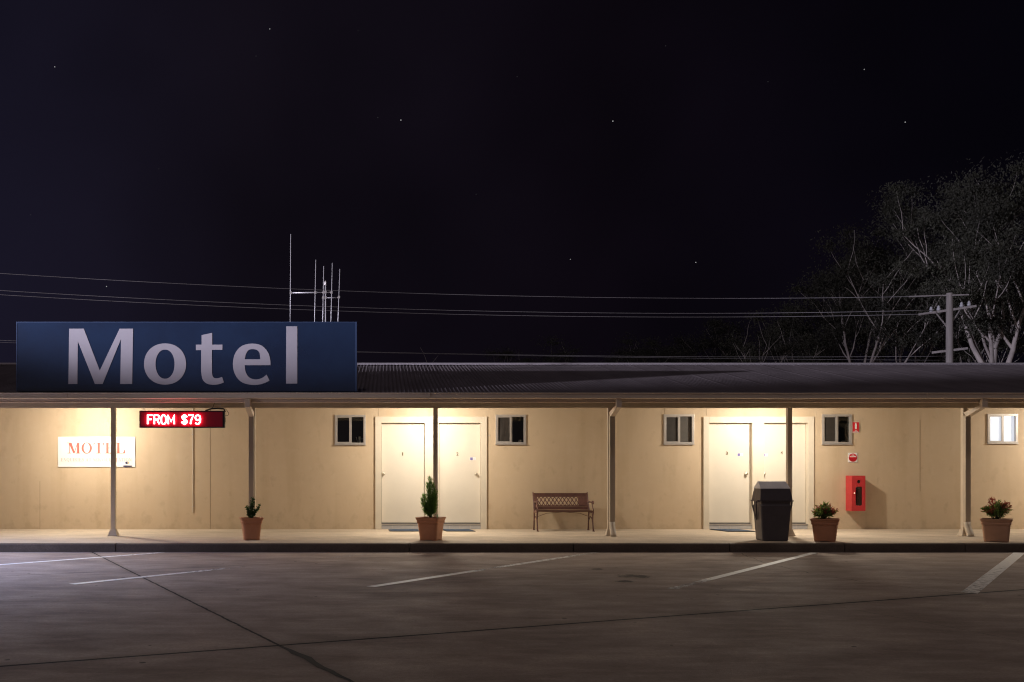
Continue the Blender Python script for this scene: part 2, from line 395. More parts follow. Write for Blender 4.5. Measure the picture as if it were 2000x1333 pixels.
# concrete; joints are saw cuts along given lines
def concrete(name, base, dark, joints=(), stain=1.0, oil=(), spots=True, rough=.62):
    m = bpy.data.materials.new(name); m.use_nodes = True; t = m.node_tree; b = t.nodes['Principled BSDF']
    N = t.nodes.new; L = t.links.new
    g = N('ShaderNodeNewGeometry')
    def noise(scale, stretch=(1, 1, 1), det=6, lo=.35, hi=.65, r_=.6):
        mp = N('ShaderNodeMapping'); mp.inputs['Scale'].default_value = stretch; mp.inputs['Rotation'].default_value = (0, 0, rad(4)); L(g.outputs['Position'], mp.inputs[0])
        n = N('ShaderNodeTexNoise'); n.inputs['Scale'].default_value = scale; n.inputs['Detail'].default_value = det; n.inputs['Roughness'].default_value = r_; L(mp.outputs[0], n.inputs['Vector'])
        r = N('ShaderNodeMapRange'); r.inputs[1].default_value = lo; r.inputs[2].default_value = hi; L(n.outputs[0], r.inputs[0]); return r, n
    def mixc(a, col, f, amt):
        k = N('ShaderNodeMath'); k.operation = 'MULTIPLY'; k.inputs[1].default_value = amt; L(f.outputs[0], k.inputs[0])
        x = N('ShaderNodeMix'); x.data_type = 'RGBA'; L(k.outputs[0], x.inputs[0])
        if a is None: x.inputs[6].default_value = (*base, 1)
        else: L(a.outputs[2], x.inputs[6])
        x.inputs[7].default_value = (*col, 1); return x
    big, _ = noise(.35, (1, 1.8, 1)); mid, _ = noise(1.5, (.75, 1.2, 1), det=10, r_=.68); fine, fn = noise(34, det=10, r_=.75); sw, _ = noise(3.2, (.55, 1.7, 1), det=9, lo=.5, hi=.75)
    c = mixc(None, dark, big, .75 * stain)
    c = mixc(c, tuple(x * .72 for x in dark), mid, .75 * stain)
    c = mixc(c, tuple(min(1, x * 1.25) for x in base), sw, .5 * stain)
    c = mixc(c, tuple(x * .6 for x in dark), fine, .5)
    if spots:
        v = N('ShaderNodeTexVoronoi'); v.inputs['Scale'].default_value = 3.1; L(g.outputs['Position'], v.inputs['Vector'])
        wn = N('ShaderNodeSeparateColor'); L(v.outputs['Color'], wn.inputs[0])
        th = N('ShaderNodeMath'); th.operation = 'MULTIPLY'; th.inputs[1].default_value = .10; L(wn.outputs[0], th.inputs[0])
        wob = N('ShaderNodeMath'); wob.operation = 'MULTIPLY_ADD'; wob.inputs[1].default_value = .05; wob.inputs[2].default_value = -.004; L(fn.outputs[0], wob.inputs[0])
        dd = N('ShaderNodeMath'); dd.operation = 'ADD'; L(v.outputs['Distance'], dd.inputs[0]); L(wob.outputs[0], dd.inputs[1])
        ls = N('ShaderNodeMath'); ls.operation = 'LESS_THAN'; L(dd.outputs[0], ls.inputs[0]); L(th.outputs[0], ls.inputs[1])
        c = mixc(c, (.02, .016, .014), ls, .75)
    for (pc, rad_) in oil:
        dv = N('ShaderNodeVectorMath'); dv.operation = 'SUBTRACT'; dv.inputs[1].default_value = pc; L(g.outputs['Position'], dv.inputs[0])
        sv = N('ShaderNodeVectorMath'); sv.operation = 'MULTIPLY'; sv.inputs[1].default_value = (1 / rad_, .9 / rad_, 1); L(dv.outputs[0], sv.inputs[0])
        ln = N('ShaderNodeVectorMath'); ln.operation = 'LENGTH'; L(sv.outputs[0], ln.inputs[0])
        on = N('ShaderNodeTexNoise'); on.inputs['Scale'].default_value = 7; on.inputs['Detail'].default_value = 9; on.inputs['Roughness'].default_value = .75; L(g.outputs['Position'], on.inputs['Vector'])
        om = N('ShaderNodeMath'); om.operation = 'MULTIPLY_ADD'; om.inputs[1].default_value = -.55; L(ln.outputs['Value'], om.inputs[0]); L(on.outputs[0], om.inputs[2])
        ot = N('ShaderNodeMapRange'); ot.inputs[1].default_value = .22; ot.inputs[2].default_value = .36; L(om.outputs[0], ot.inputs[0])
        c = mixc(c, (.018, .014, .012), ot, .8)
    jm = None
    for (p0, p1, w, amp, lim) in joints:
        d = (p1 - p0).normalized(); n = Vector((-d.y, d.x, 0))
        dt = N('ShaderNodeVectorMath'); dt.operation = 'DOT_PRODUCT'; dt.inputs[1].default_value = n; L(g.outputs['Position'], dt.inputs[0])
        ng = N('ShaderNodeTexNoise'); ng.inputs['Scale'].default_value = 5.0; ng.inputs['Detail'].default_value = 6; ng.inputs['Roughness'].default_value = .7; L(g.outputs['Position'], ng.inputs['Vector'])
        wa = N('ShaderNodeMath'); wa.operation = 'MULTIPLY_ADD'; wa.inputs[1].default_value = amp; wa.inputs[2].default_value = -amp * .5 - n.dot(p0); L(ng.outputs[0], wa.inputs[0])
        ad = N('ShaderNodeMath'); ad.operation = 'ADD'; L(dt.outputs['Value'], ad.inputs[0]); L(wa.outputs[0], ad.inputs[1])
        ab = N('ShaderNodeMath'); ab.operation = 'ABSOLUTE'; L(ad.outputs[0], ab.inputs[0])
        r = N('ShaderNodeMapRange'); r.inputs[1].default_value = w * .5; r.inputs[2].default_value = w * .5 + .006; r.inputs[3].default_value = 1; r.inputs[4].default_value = 0
        L(ab.outputs[0], r.inputs[0])
        # dirty margin beside the cut
        r2 = N('ShaderNodeMapRange'); r2.inputs[1].default_value = 0; r2.inputs[2].default_value = w * 5; r2.inputs[3].default_value = .45; r2.inputs[4].default_value = 0; L(ab.outputs[0], r2.inputs[0])
        if lim is not None:   # the joint stops: keep only y below lim
            sp = N('ShaderNodeSeparateXYZ'); L(g.outputs['Position'], sp.inputs[0])
            lx = N('ShaderNodeMath'); lx.operation = 'LESS_THAN'; lx.inputs[1].default_value = lim; L(sp.outputs[0], lx.inputs[0])
            mm = N('ShaderNodeMath'); mm.operation = 'MULTIPLY'; L(r.outputs[0], mm.inputs[0]); L(lx.outputs[0], mm.inputs[1]); r = mm
            m2 = N('ShaderNodeMath'); m2.operation = 'MULTIPLY'; L(r2.outputs[0], m2.inputs[0]); L(lx.outputs[0], m2.inputs[1]); r2 = m2
        c = mixc(c, tuple(x * .35 for x in dark), r2, .7)
        c = mixc(c, (.012, .010, .010), r, .95)
        if jm is None: jm = r
        else:
            q = N('ShaderNodeMath'); q.operation = 'MAXIMUM'; L(jm.outputs[0], q.inputs[0]); L(r.outputs[0], q.inputs[1]); jm = q
    L(c.outputs[2], b.inputs['Base Color'])
    rr = N('ShaderNodeMapRange'); rr.inputs[3].default_value = rough - .12; rr.inputs[4].default_value = rough + .14; L(mid.outputs[0], rr.inputs[0]); L(rr.outputs[0], b.inputs['Roughness'])
    b.inputs['Specular IOR Level'].default_value = .18
    bp = N('ShaderNodeBump'); bp.inputs['Strength'].default_value = .6; bp.inputs['Distance'].default_value = .006
    hh = N('ShaderNodeTexNoise'); hh.inputs['Scale'].default_value = 120; hh.inputs['Detail'].default_value = 3; L(g.outputs['Position'], hh.inputs['Vector'])
    if jm is not None:
        su = N('ShaderNodeMath'); su.operation = 'MULTIPLY_ADD'; su.inputs[1].default_value = -3.0; L(jm.outputs[0], su.inputs[0]); L(hh.outputs[0], su.inputs[2]); L(su.outputs[0], bp.inputs['Height'])
    else: L(hh.outputs[0], bp.inputs['Height'])
    L(bp.outputs[0], b.inputs['Normal'])
    return m
JOINTS = [(gr(180, 1079), gr(690, 1333), .018, .035, None), (gr(0, 1302), gr(2000, 1152), .034, .022, None), (gr(0, 1126), gr(650, 1097), .006, .05, gr(700, 1095).x)]
M['drive'] = concrete('drive_concrete', (.56, .445, .37), (.33, .255, .215), JOINTS, oil=[(gr(1240, 1126), .42), (gr(1222, 1136), .25), (gr(1165, 1112), .2)], rough=.80)
M['slab'] = concrete('verandah_concrete', (.66, .55, .43), (.52, .43, .33), stain=.8, spots=False, rough=.7)
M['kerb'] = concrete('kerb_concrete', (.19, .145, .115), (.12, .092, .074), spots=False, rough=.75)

def paint_material():
    m = bpy.data.materials.new('line_paint'); m.use_nodes = True; t = m.node_tree; b = t.nodes['Principled BSDF']
    N = t.nodes.new; L = t.links.new
    b.inputs['Base Color'].default_value = (.80, .77, .74, 1); b.inputs['Roughness'].default_value = .55
    a = N('ShaderNodeAttribute'); a.attribute_name = 'wear'
    g = N('ShaderNodeNewGeometry'); n = N('ShaderNodeTexNoise'); n.inputs['Scale'].default_value = 14; n.inputs['Detail'].default_value = 8; n.inputs['Roughness'].default_value = .7
    L(g.outputs['Position'], n.inputs['Vector'])
    r = N('ShaderNodeMapRange'); r.inputs[1].default_value = .25; r.inputs[2].default_value = .75; L(n.outputs[0], r.inputs[0])
    s_ = N('ShaderNodeMath'); s_.operation = 'SUBTRACT'; L(r.outputs[0], s_.inputs[0]); L(a.outputs['Fac'], s_.inputs[1])
    k = N('ShaderNodeMapRange'); k.inputs[1].default_value = -.12; k.inputs[2].default_value = .22; L(s_.outputs[0], k.inputs[0])
    L(k.outputs[0], b.inputs['Alpha'])
    return m
M['paint'] = paint_material()

# ------------------------------------------------------------------ the setting: drive, kerb, verandah floor
WALL, POSTY, GUT, KERB, SLAB = 20.0, 17.85, 17.2, 15.9, .14
X0, X1 = -17.0, 22.0
b = MB()
b.add([(-600, -300, 0), (600, -300, 0), (600, 900, 0), (-600, 900, 0)], [(0, 1, 2, 3)])
tag(b.build('ground', M['drive']), 'dark stained concrete drive in front of the motel', 'ground', kind='structure')
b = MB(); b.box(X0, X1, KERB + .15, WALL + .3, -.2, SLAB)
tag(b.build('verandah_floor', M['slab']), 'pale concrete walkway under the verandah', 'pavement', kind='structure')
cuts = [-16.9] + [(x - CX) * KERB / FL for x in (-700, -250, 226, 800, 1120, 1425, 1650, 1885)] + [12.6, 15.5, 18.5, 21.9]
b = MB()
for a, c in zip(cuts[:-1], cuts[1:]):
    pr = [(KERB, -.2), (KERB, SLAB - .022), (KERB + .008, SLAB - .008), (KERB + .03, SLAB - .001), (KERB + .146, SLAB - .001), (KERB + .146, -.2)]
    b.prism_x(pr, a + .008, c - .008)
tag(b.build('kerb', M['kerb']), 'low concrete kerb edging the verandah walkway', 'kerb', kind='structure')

def stripe(pts, wears, w=.10):
    me = bpy.data.meshes.new('parking_line'); vs = []; fs = []; wr = []
    d = (pts[-1] - pts[0]).normalized(); n = Vector((-d.y, d.x, 0)) * w / 2
    for p, q in zip(pts, wears):
        vs += [p + n + Vector((0, 0, .004)), p - n + Vector((0, 0, .004))]; wr += [q, q]
    for i in range(len(pts) - 1): fs.append((2 * i, 2 * i + 1, 2 * i + 3, 2 * i + 2))
    me.from_pydata(vs, [], fs)
    at_ = me.attributes.new('wear', 'FLOAT', 'POINT')
    for i, q in enumerate(wr): at_.data[i].value = q
    me.update(); return link('parking_line', me, M['paint'])
def along(a, c, ws):
    a, c = gr(*a), gr(*c); n = len(ws)
    return [a.lerp(c, i / (n - 1)) for i in range(n)], ws
for k, (a, c, ws) in enumerate([((-120, 1113), (318, 1080), [.1, .1, .12, .15, .2, .35]),
                  ((140, 1142), (760, 1078.5), [.1, .15, .2, .3, .55, .85, .9, .8, .6, .62, .6]),
                  ((724, 1147), (1165, 1079.5), [.05, .08, .1, .12, .15, .2, .7, .32, .28, .28, .3, .34, .5, .55, .6]),
                  ((1312, 1151), (1590, 1080.5), [.4, .6, .12, .1, .1, .1, .1, .12, .1, .1]),
                  ((1893, 1159), (1991, 1080.5), [.35, .3, .28, .25, .22, .12, .12, .1, .1])]):
    w_ = .125 if k < 3 else (.115 if k == 3 else .16)
    lab = ['long thin white bay line at the far left', 'white bay line tinted red below the lit price sign', 'worn white bay line in front of the seat',
           'bright white bay line below the rubbish bin', 'broad white bay line at the right edge'][k]
    tag(stripe(*along(a, c, ws), w=w_), lab, 'parking line', kind='structure', group='painted parking lines')
# cracks in the drive
random.seed(11)
def crack(px, w):
    P = [gr(*p) for p in px]; pts = []
    for a, c in zip(P[:-1], P[1:]):
        n = max(2, int((c - a).length / .12))
        for i in range(n):
            q = a.lerp(c, i / n); pts.append(q + Vector((random.uniform(-.02, .02), random.uniform(-.02, .02), .002)))
    pts.append(P[-1] + Vector((0, 0, .002)))
    vs = []; fs = []
    for i, p in enumerate(pts):
        d = (pts[min(i + 1, len(pts) - 1)] - pts[max(0, i - 1)]).normalized(); n = Vector((-d.y, d.x, 0)) * w * random.uniform(.3, 1)
        vs += [p + n, p - n]
    for i in range(len(pts) - 1): fs.append((2 * i, 2 * i + 1, 2 * i + 3, 2 * i + 2))
    return MB().add(vs, fs)
b = crack([(1444, 1080), (1460, 1087), (1500, 1102), (1600, 1124), (1725, 1142), (1830, 1154), (1885, 1161)], .007)
tag(b.build('ground_crack', M['dark']), 'long thin crack wandering across the drive at the right', 'crack', kind='structure', group='cracks in the drive')
b = crack([(549, 1262), (580, 1277), (612, 1294), (650, 1312), (700, 1338)], .034)
tag(b.build('ground_crack', M['dark']), 'wide crumbled stretch of the joint at the bottom of the drive', 'crack', kind='structure', group='cracks in the drive')
b = crack([(1640, 1187), (1730, 1203), (1850, 1225), (1990, 1252)], .004)
tag(b.build('ground_crack', M['dark']), 'faint crack near the bottom right of the drive', 'crack', kind='structure', group='cracks in the drive')

# ------------------------------------------------------------------ the motel building
B = thing('motel_building', (2.5, 19, SLAB), 'long low cream motel with a verandah, corrugated roof and numbered doors', 'building')
def part(mb, name, m, parent=None, bevel=0):
    if parent is None: return mb.build(name, M[m], B, True, bevel)
    return mb.build(name, M[m], parent, False, bevel)

WINS = [(655, 713, 812, 868), (969, 1026, 811.5, 867), (1297, 1354, 811, 867), (1606, 1662, 811, 867), (1929, 1985.5, 810, 865.5)]
def wx(x): return (x - CX) * WALL / FL
def wz(y): return EYE + (CY - y) * WALL / FL
# openings in the wall: windows + two door pairs
DOORS = [dict(l=(745, 829.5), r=(857, 939), trim=(733, 950.5), knobs=('L', 'R')), dict(l=(1384, 1468), r=(1491, 1577), trim=(1373, 1588.5), knobs=('R', 'L'))]
DTOP, DBOT = wz(826.5), wz(1022)
holes = [(wx(a), wx(c), wz(d), wz(u)) for a, c, u, d in WINS]
for D in DOORS: holes.append((wx(D['trim'][0] + 3), wx(D['trim'][1] - 3), SLAB - .3, wz(818)))
holes.sort()
b = MB(); WT = 2.95; x = X0
for (a, c, d, u) in holes:
    b.box(x, a, WALL, WALL + .15, SLAB - .05, WT); b.box(a, c, WALL, WALL + .15, u, WT)
    if d > SLAB: b.box(a, c, WALL, WALL + .15, SLAB - .05, d)
    x = c
b.box(x, X1, WALL, WALL + .15, SLAB - .05, WT)
part(b, 'wall', 'wall')
# rear and end walls
b = MB(); b.box(X0, X1, 25.6, 25.75, 0, 2.8); b.box(X0 - .15, X0, 20.0, 25.75, 0, 2.8); b.box(X1, X1 + .15, 20.0, 25.75, 0, 2.8)
part(b, 'rear_wall', 'wall')
# joint strips of the wall sheeting
b = MB()
for jx, y0, y1 in ((411, 790, 1034), (739, 790, 813), (1298.5, 790, 809), (1379.5, 790, 812), (78, 940, 1034), (1797, 820, 960)):
    w = .006 if jx != 411 else .008
    b = MB(); b.box(wx(jx) - w / 2, wx(jx) + w / 2, WALL - .003, WALL + .01, max(SLAB, wz(y1)), min(2.68, wz(y0)))
    part(b, 'sheet_joint', 'jointline')

# roof: corrugated sheet, ridge, back slope
RZ0, RTAN, RIDGE = 2.692, .2026, 22.8
PIT, AMP = .0762, .011
def corr(y0, z0, y1, z1):
    n = int((X1 - X0 + .6) / PIT * 8); vs = []; fs = []
    for r in range(2):
        y, z = ((y0, z0), (y1, z1))[r]
        for i in range(n + 1):
            X = X0 - .3 + i * PIT / 8
            lap = .005 * max(0, 1 - abs(((X / PIT / 10.0) % 1) - .5) * 12)
            vs.append((X, y, z + AMP * math.cos(2 * math.pi * i / 8) + lap))
    for i in range(n): fs.append((i, i + 1, n + 2 + i, n + 1 + i))
    return MB().add(vs, fs, True)
zr = RZ0 + RTAN * (RIDGE - GUT)
roof = corr(GUT + .045, RZ0 + RTAN * .045, RIDGE - .01, zr).build('roof', M['roof'], B, True, fix=False)
rb = corr(RIDGE + 5.4, zr - RTAN * 5.4, RIDGE + .01, zr)
rb.build('roof_back_slope', M['roof'], roof, False, fix=False)
b = MB()
b.prism_x([(RIDGE - .16, zr - .005), (RIDGE - .16, zr + .012), (RIDGE, zr + .055), (RIDGE + .16, zr + .012), (RIDGE + .16, zr - .005), (RIDGE, zr + .04)], X0 - .3, X1 + .3)
part(b, 'ridge_cap', 'ridge', roof)

# quad gutter with small sags, swept along x
def gx(y, z):  return (y, z)
prof = [(GUT + .012, 2.717), (GUT, 2.712), (GUT, 2.700), (GUT + .014, 2.694), (GUT + .014, 2.640), (GUT - .004, 2.630), (GUT - .004, 2.617), (GUT + .02, 2.610), (GUT + .118, 2.612), (GUT + .118, 2.70), (GUT + .108, 2.70), (GUT + .108, 2.622), (GUT + .026, 2.620), (GUT + .024, 2.717)]
rings = []; X = X0 - .3
random.seed(5); sag = [random.uniform(-.0025, .0025) for _ in range(80)]
while X <= X1 + .3:
    s_ = sag[int((X - X0 + .3) * 2) % 80] - .012 * math.exp(-((X - 7.28) / .28) ** 2) * 1.0
    rings.append([(X, y, z + (s_ if z < 2.66 else s_ * .4)) for y, z in prof]); X += .25
b = MB(); b.loft(rings)
gut = part(b, 'gutter', 'gutter')
b = MB()
for jx in (839, 1811, 130):
    b = MB(); b.box((jx - CX) * GUT / FL - .005, (jx - CX) * GUT / FL + .005, GUT - .007, GUT + .02, 2.612, 2.713)
    part(b, 'gutter_joiner', 'gutter', gut)
# fascia with a rolled lower edge, eave lining, beam over the posts, ceiling
b = MB(); b.box(X0 - .2, X1 + .2, GUT + .121, GUT + .145, 2.556, 2.70)
b.prism_x([(GUT + .108, 2.545), (GUT + .104, 2.552), (GUT + .108, 2.560), (GUT + .121, 2.562), (GUT + .145, 2.5555), (GUT + .145, 2.545)], X0 - .2, X1 + .2)
part(b, 'fascia', 'gutter')
b = MB(); b.box(X0 - .2, X1 + .2, GUT + .146, 17.798, 2.585, 2.60); part(b, 'eave_lining', 'soffit')
b = MB(); b.box(X0 - .2, X1 + .2, 17.80, 17.90, 2.486, 2.72); part(b, 'verandah_beam', 'post', bevel=.004)
b = MB(); b.box(X0 - .2, X1 + .2, 17.90, WALL, 2.69, 2.72); part(b, 'ceiling', 'soffit')
b = MB(); b.box(X0 - .2, X1 + .2, GUT + .146, 17.80, 2.64, 2.66); part(b, 'eave_backing', 'dark')

# posts and downpipes
POSTS = [-8.2, -4.96, -2.40, .944, 4.14, 7.43, 10.64, 13.9]
for px in POSTS:
    b = MB(); b.box(px - .041, px + .041, 17.80, 17.885, SLAB + .02, 2.486)
    po = part(b, 'post', 'post', bevel=.005)
    b = MB()
    def sq(h, z): return [(px - h, 17.8425 - h, z), (px + h, 17.8425 - h, z), (px + h, 17.8425 + h, z), (px - h, 17.8425 + h, z)]
    b.loft([sq(.084, SLAB), sq(.084, SLAB + .018), sq(.076, SLAB + .028), sq(.054, SLAB + .105), sq(.054, SLAB + .122), sq(.046, SLAB + .124)])
    part(b, 'post_base', 'post', po)
for px in (-2.418, 4.162, 10.64):
    b = MB(); w = .048
    b.box(px - w, px + w, 17.715, 17.795, SLAB + .26, 2.345)            # down the face of the post
    dp = part(b, 'downpipe', 'pipe', bevel=.008)
    def rc(y, z, hx, hy): return [(px - hx, y - hy, z), (px + hx, y - hy, z), (px + hx, y + hy, z), (px - hx, y + hy, z)]
    b = MB()                                                              # spout, raking elbow
    b.loft([rc(17.26, 2.606, .05, .042), rc(17.26, 2.452, .05, .042)])
    b.loft([[(px - .046, 17.225, 2.46), (px + .046, 17.225, 2.46), (px + .046, 17.30, 2.50), (px - .046, 17.30, 2.50)],
            [(px - .046, 17.70, 2.32), (px + .046, 17.70, 2.32), (px + .046, 17.79, 2.40), (px - .046, 17.79, 2.40)]])
    part(b, 'elbow', 'gutter', dp, bevel=.006)
    b = MB()                                                              # kicked foot
    b.loft([rc(17.755, SLAB + .27, .044, .038), rc(17.752, SLAB + .20, .045, .039), rc(17.71, SLAB + .12, .046, .04), rc(17.665, SLAB + .05, .048, .042), rc(17.655, SLAB + .004, .05, .044)], smooth=True)
    part(b, 'shoe', 'post', dp)
    b = MB()
    for zz in (2.19, 2.155): b.box(px - .051, px + .051, 17.711, 17.797, zz, zz + .006)
    part(b, 'clip', 'pipe', dp)

# ceiling lamps
LAMPS = [-12.5, -5.80, .95, 7.69, 14.4]
WARM = (1.0, .905, .76)
LY = 18.76
for lx in LAMPS:
    b = MB(); b.lathe([(.15, .05), (.15, .09), (.12, .09)], (lx, LY, 2.60), 24); lo = part(b, 'ceiling_lamp', 'white')
    b = MB(); b.lathe([(.02, .005), (.10, .01), (.135, .03), (.14, .05)], (lx, LY, 2.60), 24); part(b, 'diffuser', 'lampglass', lo)
    lamp('lamp_light', 'POINT', (lx, LY, 2.555), 142, WARM, .05); lamp('lamp_downlight', 'AREA', (lx, LY, 2.594), 36, WARM, .24)

# windows
random.seed(3)
GL = {0: ('glass', 'glass'), 1: ('screen', 'glass'), 2: ('screen', 'screenpale'), 3: ('screen', 'glass'), 4: ('litpane', 'litpane')}
for k, (a, c, u, d) in enumerate(WINS):
    x0, x1, z0, z1 = wx(a), wx(c), wz(d), wz(u); f = .032; xm = (x0 + x1) / 2
    b = MB()
    yf, yb = WALL - .030, WALL + .06
    b.box(x0 - .012, x1 + .012, yf, yb, z1 - f, z1 + .012); b.box(x0 - .012, x1 + .012, yf, yb, z0 - .002, z0 + f)
    b.box(x0 - .012, x0 + f, yf + .002, yb, z0 + f, z1 - f); b.box(x1 - f, x1 + .012, yf + .002, yb, z0 + f, z1 - f)
    wn = part(b, 'window', 'alu', bevel=.002)
    b = MB(); b.box(x0 - .02, x1 + .02, yf - .014, WALL, z0 - .022, z0 - .004); part(b, 'sill', 'alu', wn)
    b = MB(); b.box(xm - .02, xm + .012, yf + .010, yb, z0 + f, z1 - f); b.box(xm + .013, xm + .03, yf + .022, yb, z0 + f, z1 - f)
    for zz in (z0 + f, z1 - f - .014): b.box(x0 + f, xm - .02, yf + .012, yb, zz, zz + .014)
    b.box(x0 + f, x0 + f + .012, yf + .012, yb, z0 + f + .014, z1 - f - .014)
    part(b, 'sash', 'alu', wn)
    for s_, (p, q) in enumerate(((x0 + f, xm - .02), (xm + .03, x1 - f))):
        kind = GL[k][s_]
        yy = WALL + (.012 if s_ == 0 else .03)
        b = MB()
        if k == 1 and s_ == 0:      # billowing loose fly screen
            n = 14; vs = []; fs = []
            for i in range(n + 1):
                for j in range(n + 1):
                    uu, vv = i / n, j / n
                    vs.append((p + (q - p) * uu, yy - .010 * math.sin(uu * 3.1) * (1 - vv) * (.6 + .4 * math.sin(9 * uu - 5 * vv)), z0 + f + (z1 - z0 - 2 * f) * vv))
            for i in range(n):
                for j in range(n): fs.append((i * (n + 1) + j, (i + 1) * (n + 1) + j, (i + 1) * (n + 1) + j + 1, i * (n + 1) + j + 1))
            b.add(vs, fs, True)
        else: b.box(p, q, yy, yy + .004, z0 + f, z1 - f)
        part(b, 'pane', kind, wn)
    b = MB()                          # the room behind
    b.box(x0, x1, WALL + .62, WALL + .64, z0, z1); b.box(x0 - .02, x0, WALL + .16, WALL + .64, z0, z1); b.box(x1, x1 + .02, WALL + .16, WALL + .64, z0, z1)
    b.box(x0, x1, WALL + .06, WALL + .64, z0 - .02, z0 + .004); b.box(x0, x1, WALL + .16, WALL + .64, z1, z1 + .02)
    part(b, 'room_recess', 'room', wn)
def sill_things():
    a, c, u, d = WINS[0]; z = wz(d) + .034; y = WALL + .085
    def small(name, label, cat, x, parts_):
        t_ = thing(name, (x, y, z), label, cat)
        for nm, mb, m_ in parts_: mb.build(nm, M[m_], t_)
    small('bottle', 'white bottle with a round cap standing inside the first window', 'bottle', wx(702),
          [('body', MB().lathe([(.022, 0), (.024, .01), (.024, .055), (.018, .07)], n=14), 'bottle'), ('label_band', MB().lathe([(.0246, .048), (.0246, .058)], n=14), 'bluecap'), ('cap', MB().lathe([(.027, .07), (.029, .08), (.028, .115), (.02, .128)], n=14), 'white')])
    small('toothbrush', 'pale slanting brush leaning beside the bottle in the first window', 'brush', wx(697.2),
          [('handle', MB().tube([(.01, 0, 0), (-.004, 0, .07), (-.014, 0, .105)], [.005, .006, .008], 8), 'white'), ('bristles', MB().box(-.024, -.010, -.008, .008, .095, .12), 'bottle')])
    small('drinking_glass', 'dim tumbler at the right corner of the first window', 'glass', wx(707.5),
          [('body', MB().lathe([(.02, 0), (.024, .08), (.0225, .08), (.018, .006)], n=14), 'screenpale'), ('rim', MB().lathe([(.0245, .08), (.0245, .084), (.0222, .084)], n=14), 'alu')])
    a, c, u, d = WINS[1]; z = wz(d) + .034
    small('toilet_roll', 'white paper roll on the ledge of the second window, beside door 2', 'paper roll', wx(1016.5),
          [('roll', MB().lathe([(.030, 0), (.034, .006), (.034, .04), (.03, .046), (.012, .046)], n=16), 'bottle'), ('core', MB().lathe([(.013, .03), (.013, .0475), (.010, .0475)], n=12), 'terra2')])
    a, c, u, d = WINS[3]; z = wz(d) + .034
    small('soap_dish', 'low white dish on the ledge of the window beside the fire sign', 'dish', wx(1650.5),
          [('bowl', MB().lathe([(.025, 0), (.045, .018), (.047, .022), (.041, .02)], n=16), 'bottle'), ('soap', MB().lathe([(.018, .016), (.028, .022), (.024, .032), (.01, .034)], n=12), 'white')])
sill_things()

# door pairs: raised surround, doors set back, tiled step
def ink(name, me, m_, parent): return link(name, me, M[m_], parent)
def sticker(cx, cz, y, parent):
    st = MB().box(cx - .032, cx + .088, y - .002, y, cz - .03, cz + .03).build('sticker', M['white'], parent)
    return st
num = 0
for D in DOORS:
    t0, t1 = wx(D['trim'][0]), wx(D['trim'][1]); tt = wz(814.5)
    l0, l1, r0, r1 = wx(D['l'][0]), wx(D['l'][1]), wx(D['r'][0]), wx(D['r'][1])
    yf = WALL - .042
    b = MB()
    b.box(t0, l0, yf, WALL + .13, SLAB, tt); b.box(r1, t1, yf, WALL + .13, SLAB, tt)
    b.box(l1, r0, yf, WALL + .13, SLAB, DTOP); b.box(l0, r1, yf, WALL + .13, DTOP, tt)
    fr_ = part(b, 'door_frame', 'trim', bevel=.003)
    for p, q in ((l0, l1), (r0, r1)):
        b = MB(); b.box(p + .001, q - .001, WALL - .010, WALL + .13, SLAB, DBOT - .035); part(b, 'step', 'grout', fr_)
        b = MB(); n = 4; ww = (q - p) / n
        for i in range(n): b.box(p + i * ww + .004, p + (i + 1) * ww - .004, WALL - .014, WALL - .009, SLAB + .004, DBOT - .040)
        part(b, 'step_tile', 'tile', fr_)
        b = MB(); b.box(p + .001, q - .001, WALL - .025, WALL + .10, DBOT - .034, DBOT - .018); part(b, 'threshold', 'alu', fr_)
        b = MB(); b.box(p + .001, q - .001, WALL + .080, WALL + .128, DBOT - .017, DBOT + .003); part(b, 'door_seal', 'dark', fr_)
        b = MB(); b.box(p + .001, q - .001, WALL + .1295, WALL + .145, DBOT - .02, DTOP + .02); part(b, 'backing', 'dark', fr_)
    for (p, q), side in zip(((l0, l1), (r0, r1)), D['knobs']):
        num += 1
        yd = WALL + .088
        b = MB(); b.box(p + .004, q - .004, yd, yd + .04, DBOT + .004, DTOP - .004)
        dr = part(b, 'door', 'door', bevel=.002)
        kx = {1: 748.8, 2: 930.6, 3: 1459.6, 4: 1494.6}[num]; kz = wz(926)
        kx = wx(kx)
        b = MB(); b.lathe([(.033, 0), (.033, .006), (.016, .012), (.013, .030), (.026, .040), (.030, .052), (.025, .064), (.010, .068)], (kx, yd, kz), 20, 'y'); kn = part(b, 'knob', 'knob', dr)
        b = MB(); b.lathe([(.008, .066), (.008, .0695), (.001, .0695)], (kx, yd, kz), 12, 'y'); part(b, 'keyhole', 'dark', kn)
        nx, ny = {1: (786.5, 887), 2: (894, 887), 3: (1422.5, 885.5), 4: (1530, 884.5)}[num]
        hw = .012 if num == 1 else .022
        link('number', text_mesh('number', str(num), wx(nx) - hw, wx(nx) + hw, wz(ny) - .034, wz(ny) + .034, yd - .003, .004, .02), M['brass'], dr)
        if num > 1:
            sx, sy = {2: (921.5, 896.3), 3: (1446, 888.3), 4: (1494.6, 889)}[num]
            st = sticker(wx(sx), wz(sy), yd - .001, dr)
            b = MB()
            for i in range(2):
                for j in range(2): b.box(wx(sx) - .026 + i * .027, wx(sx) - .001 + i * .027, yd - .006, yd - .003, wz(sy) - .026 + j * .027, wz(sy) - .001 + j * .027)
            part(b, 'emblem', 'purple', st)
            b = MB()
            for j in range(3): b.box(wx(sx) + .04, wx(sx) + .08 - .012 * (j % 2), yd - .006, yd - .003, wz(sy) - .022 + j * .016, wz(sy) - .015 + j * .016)
            part(b, 'print', 'rose', st)
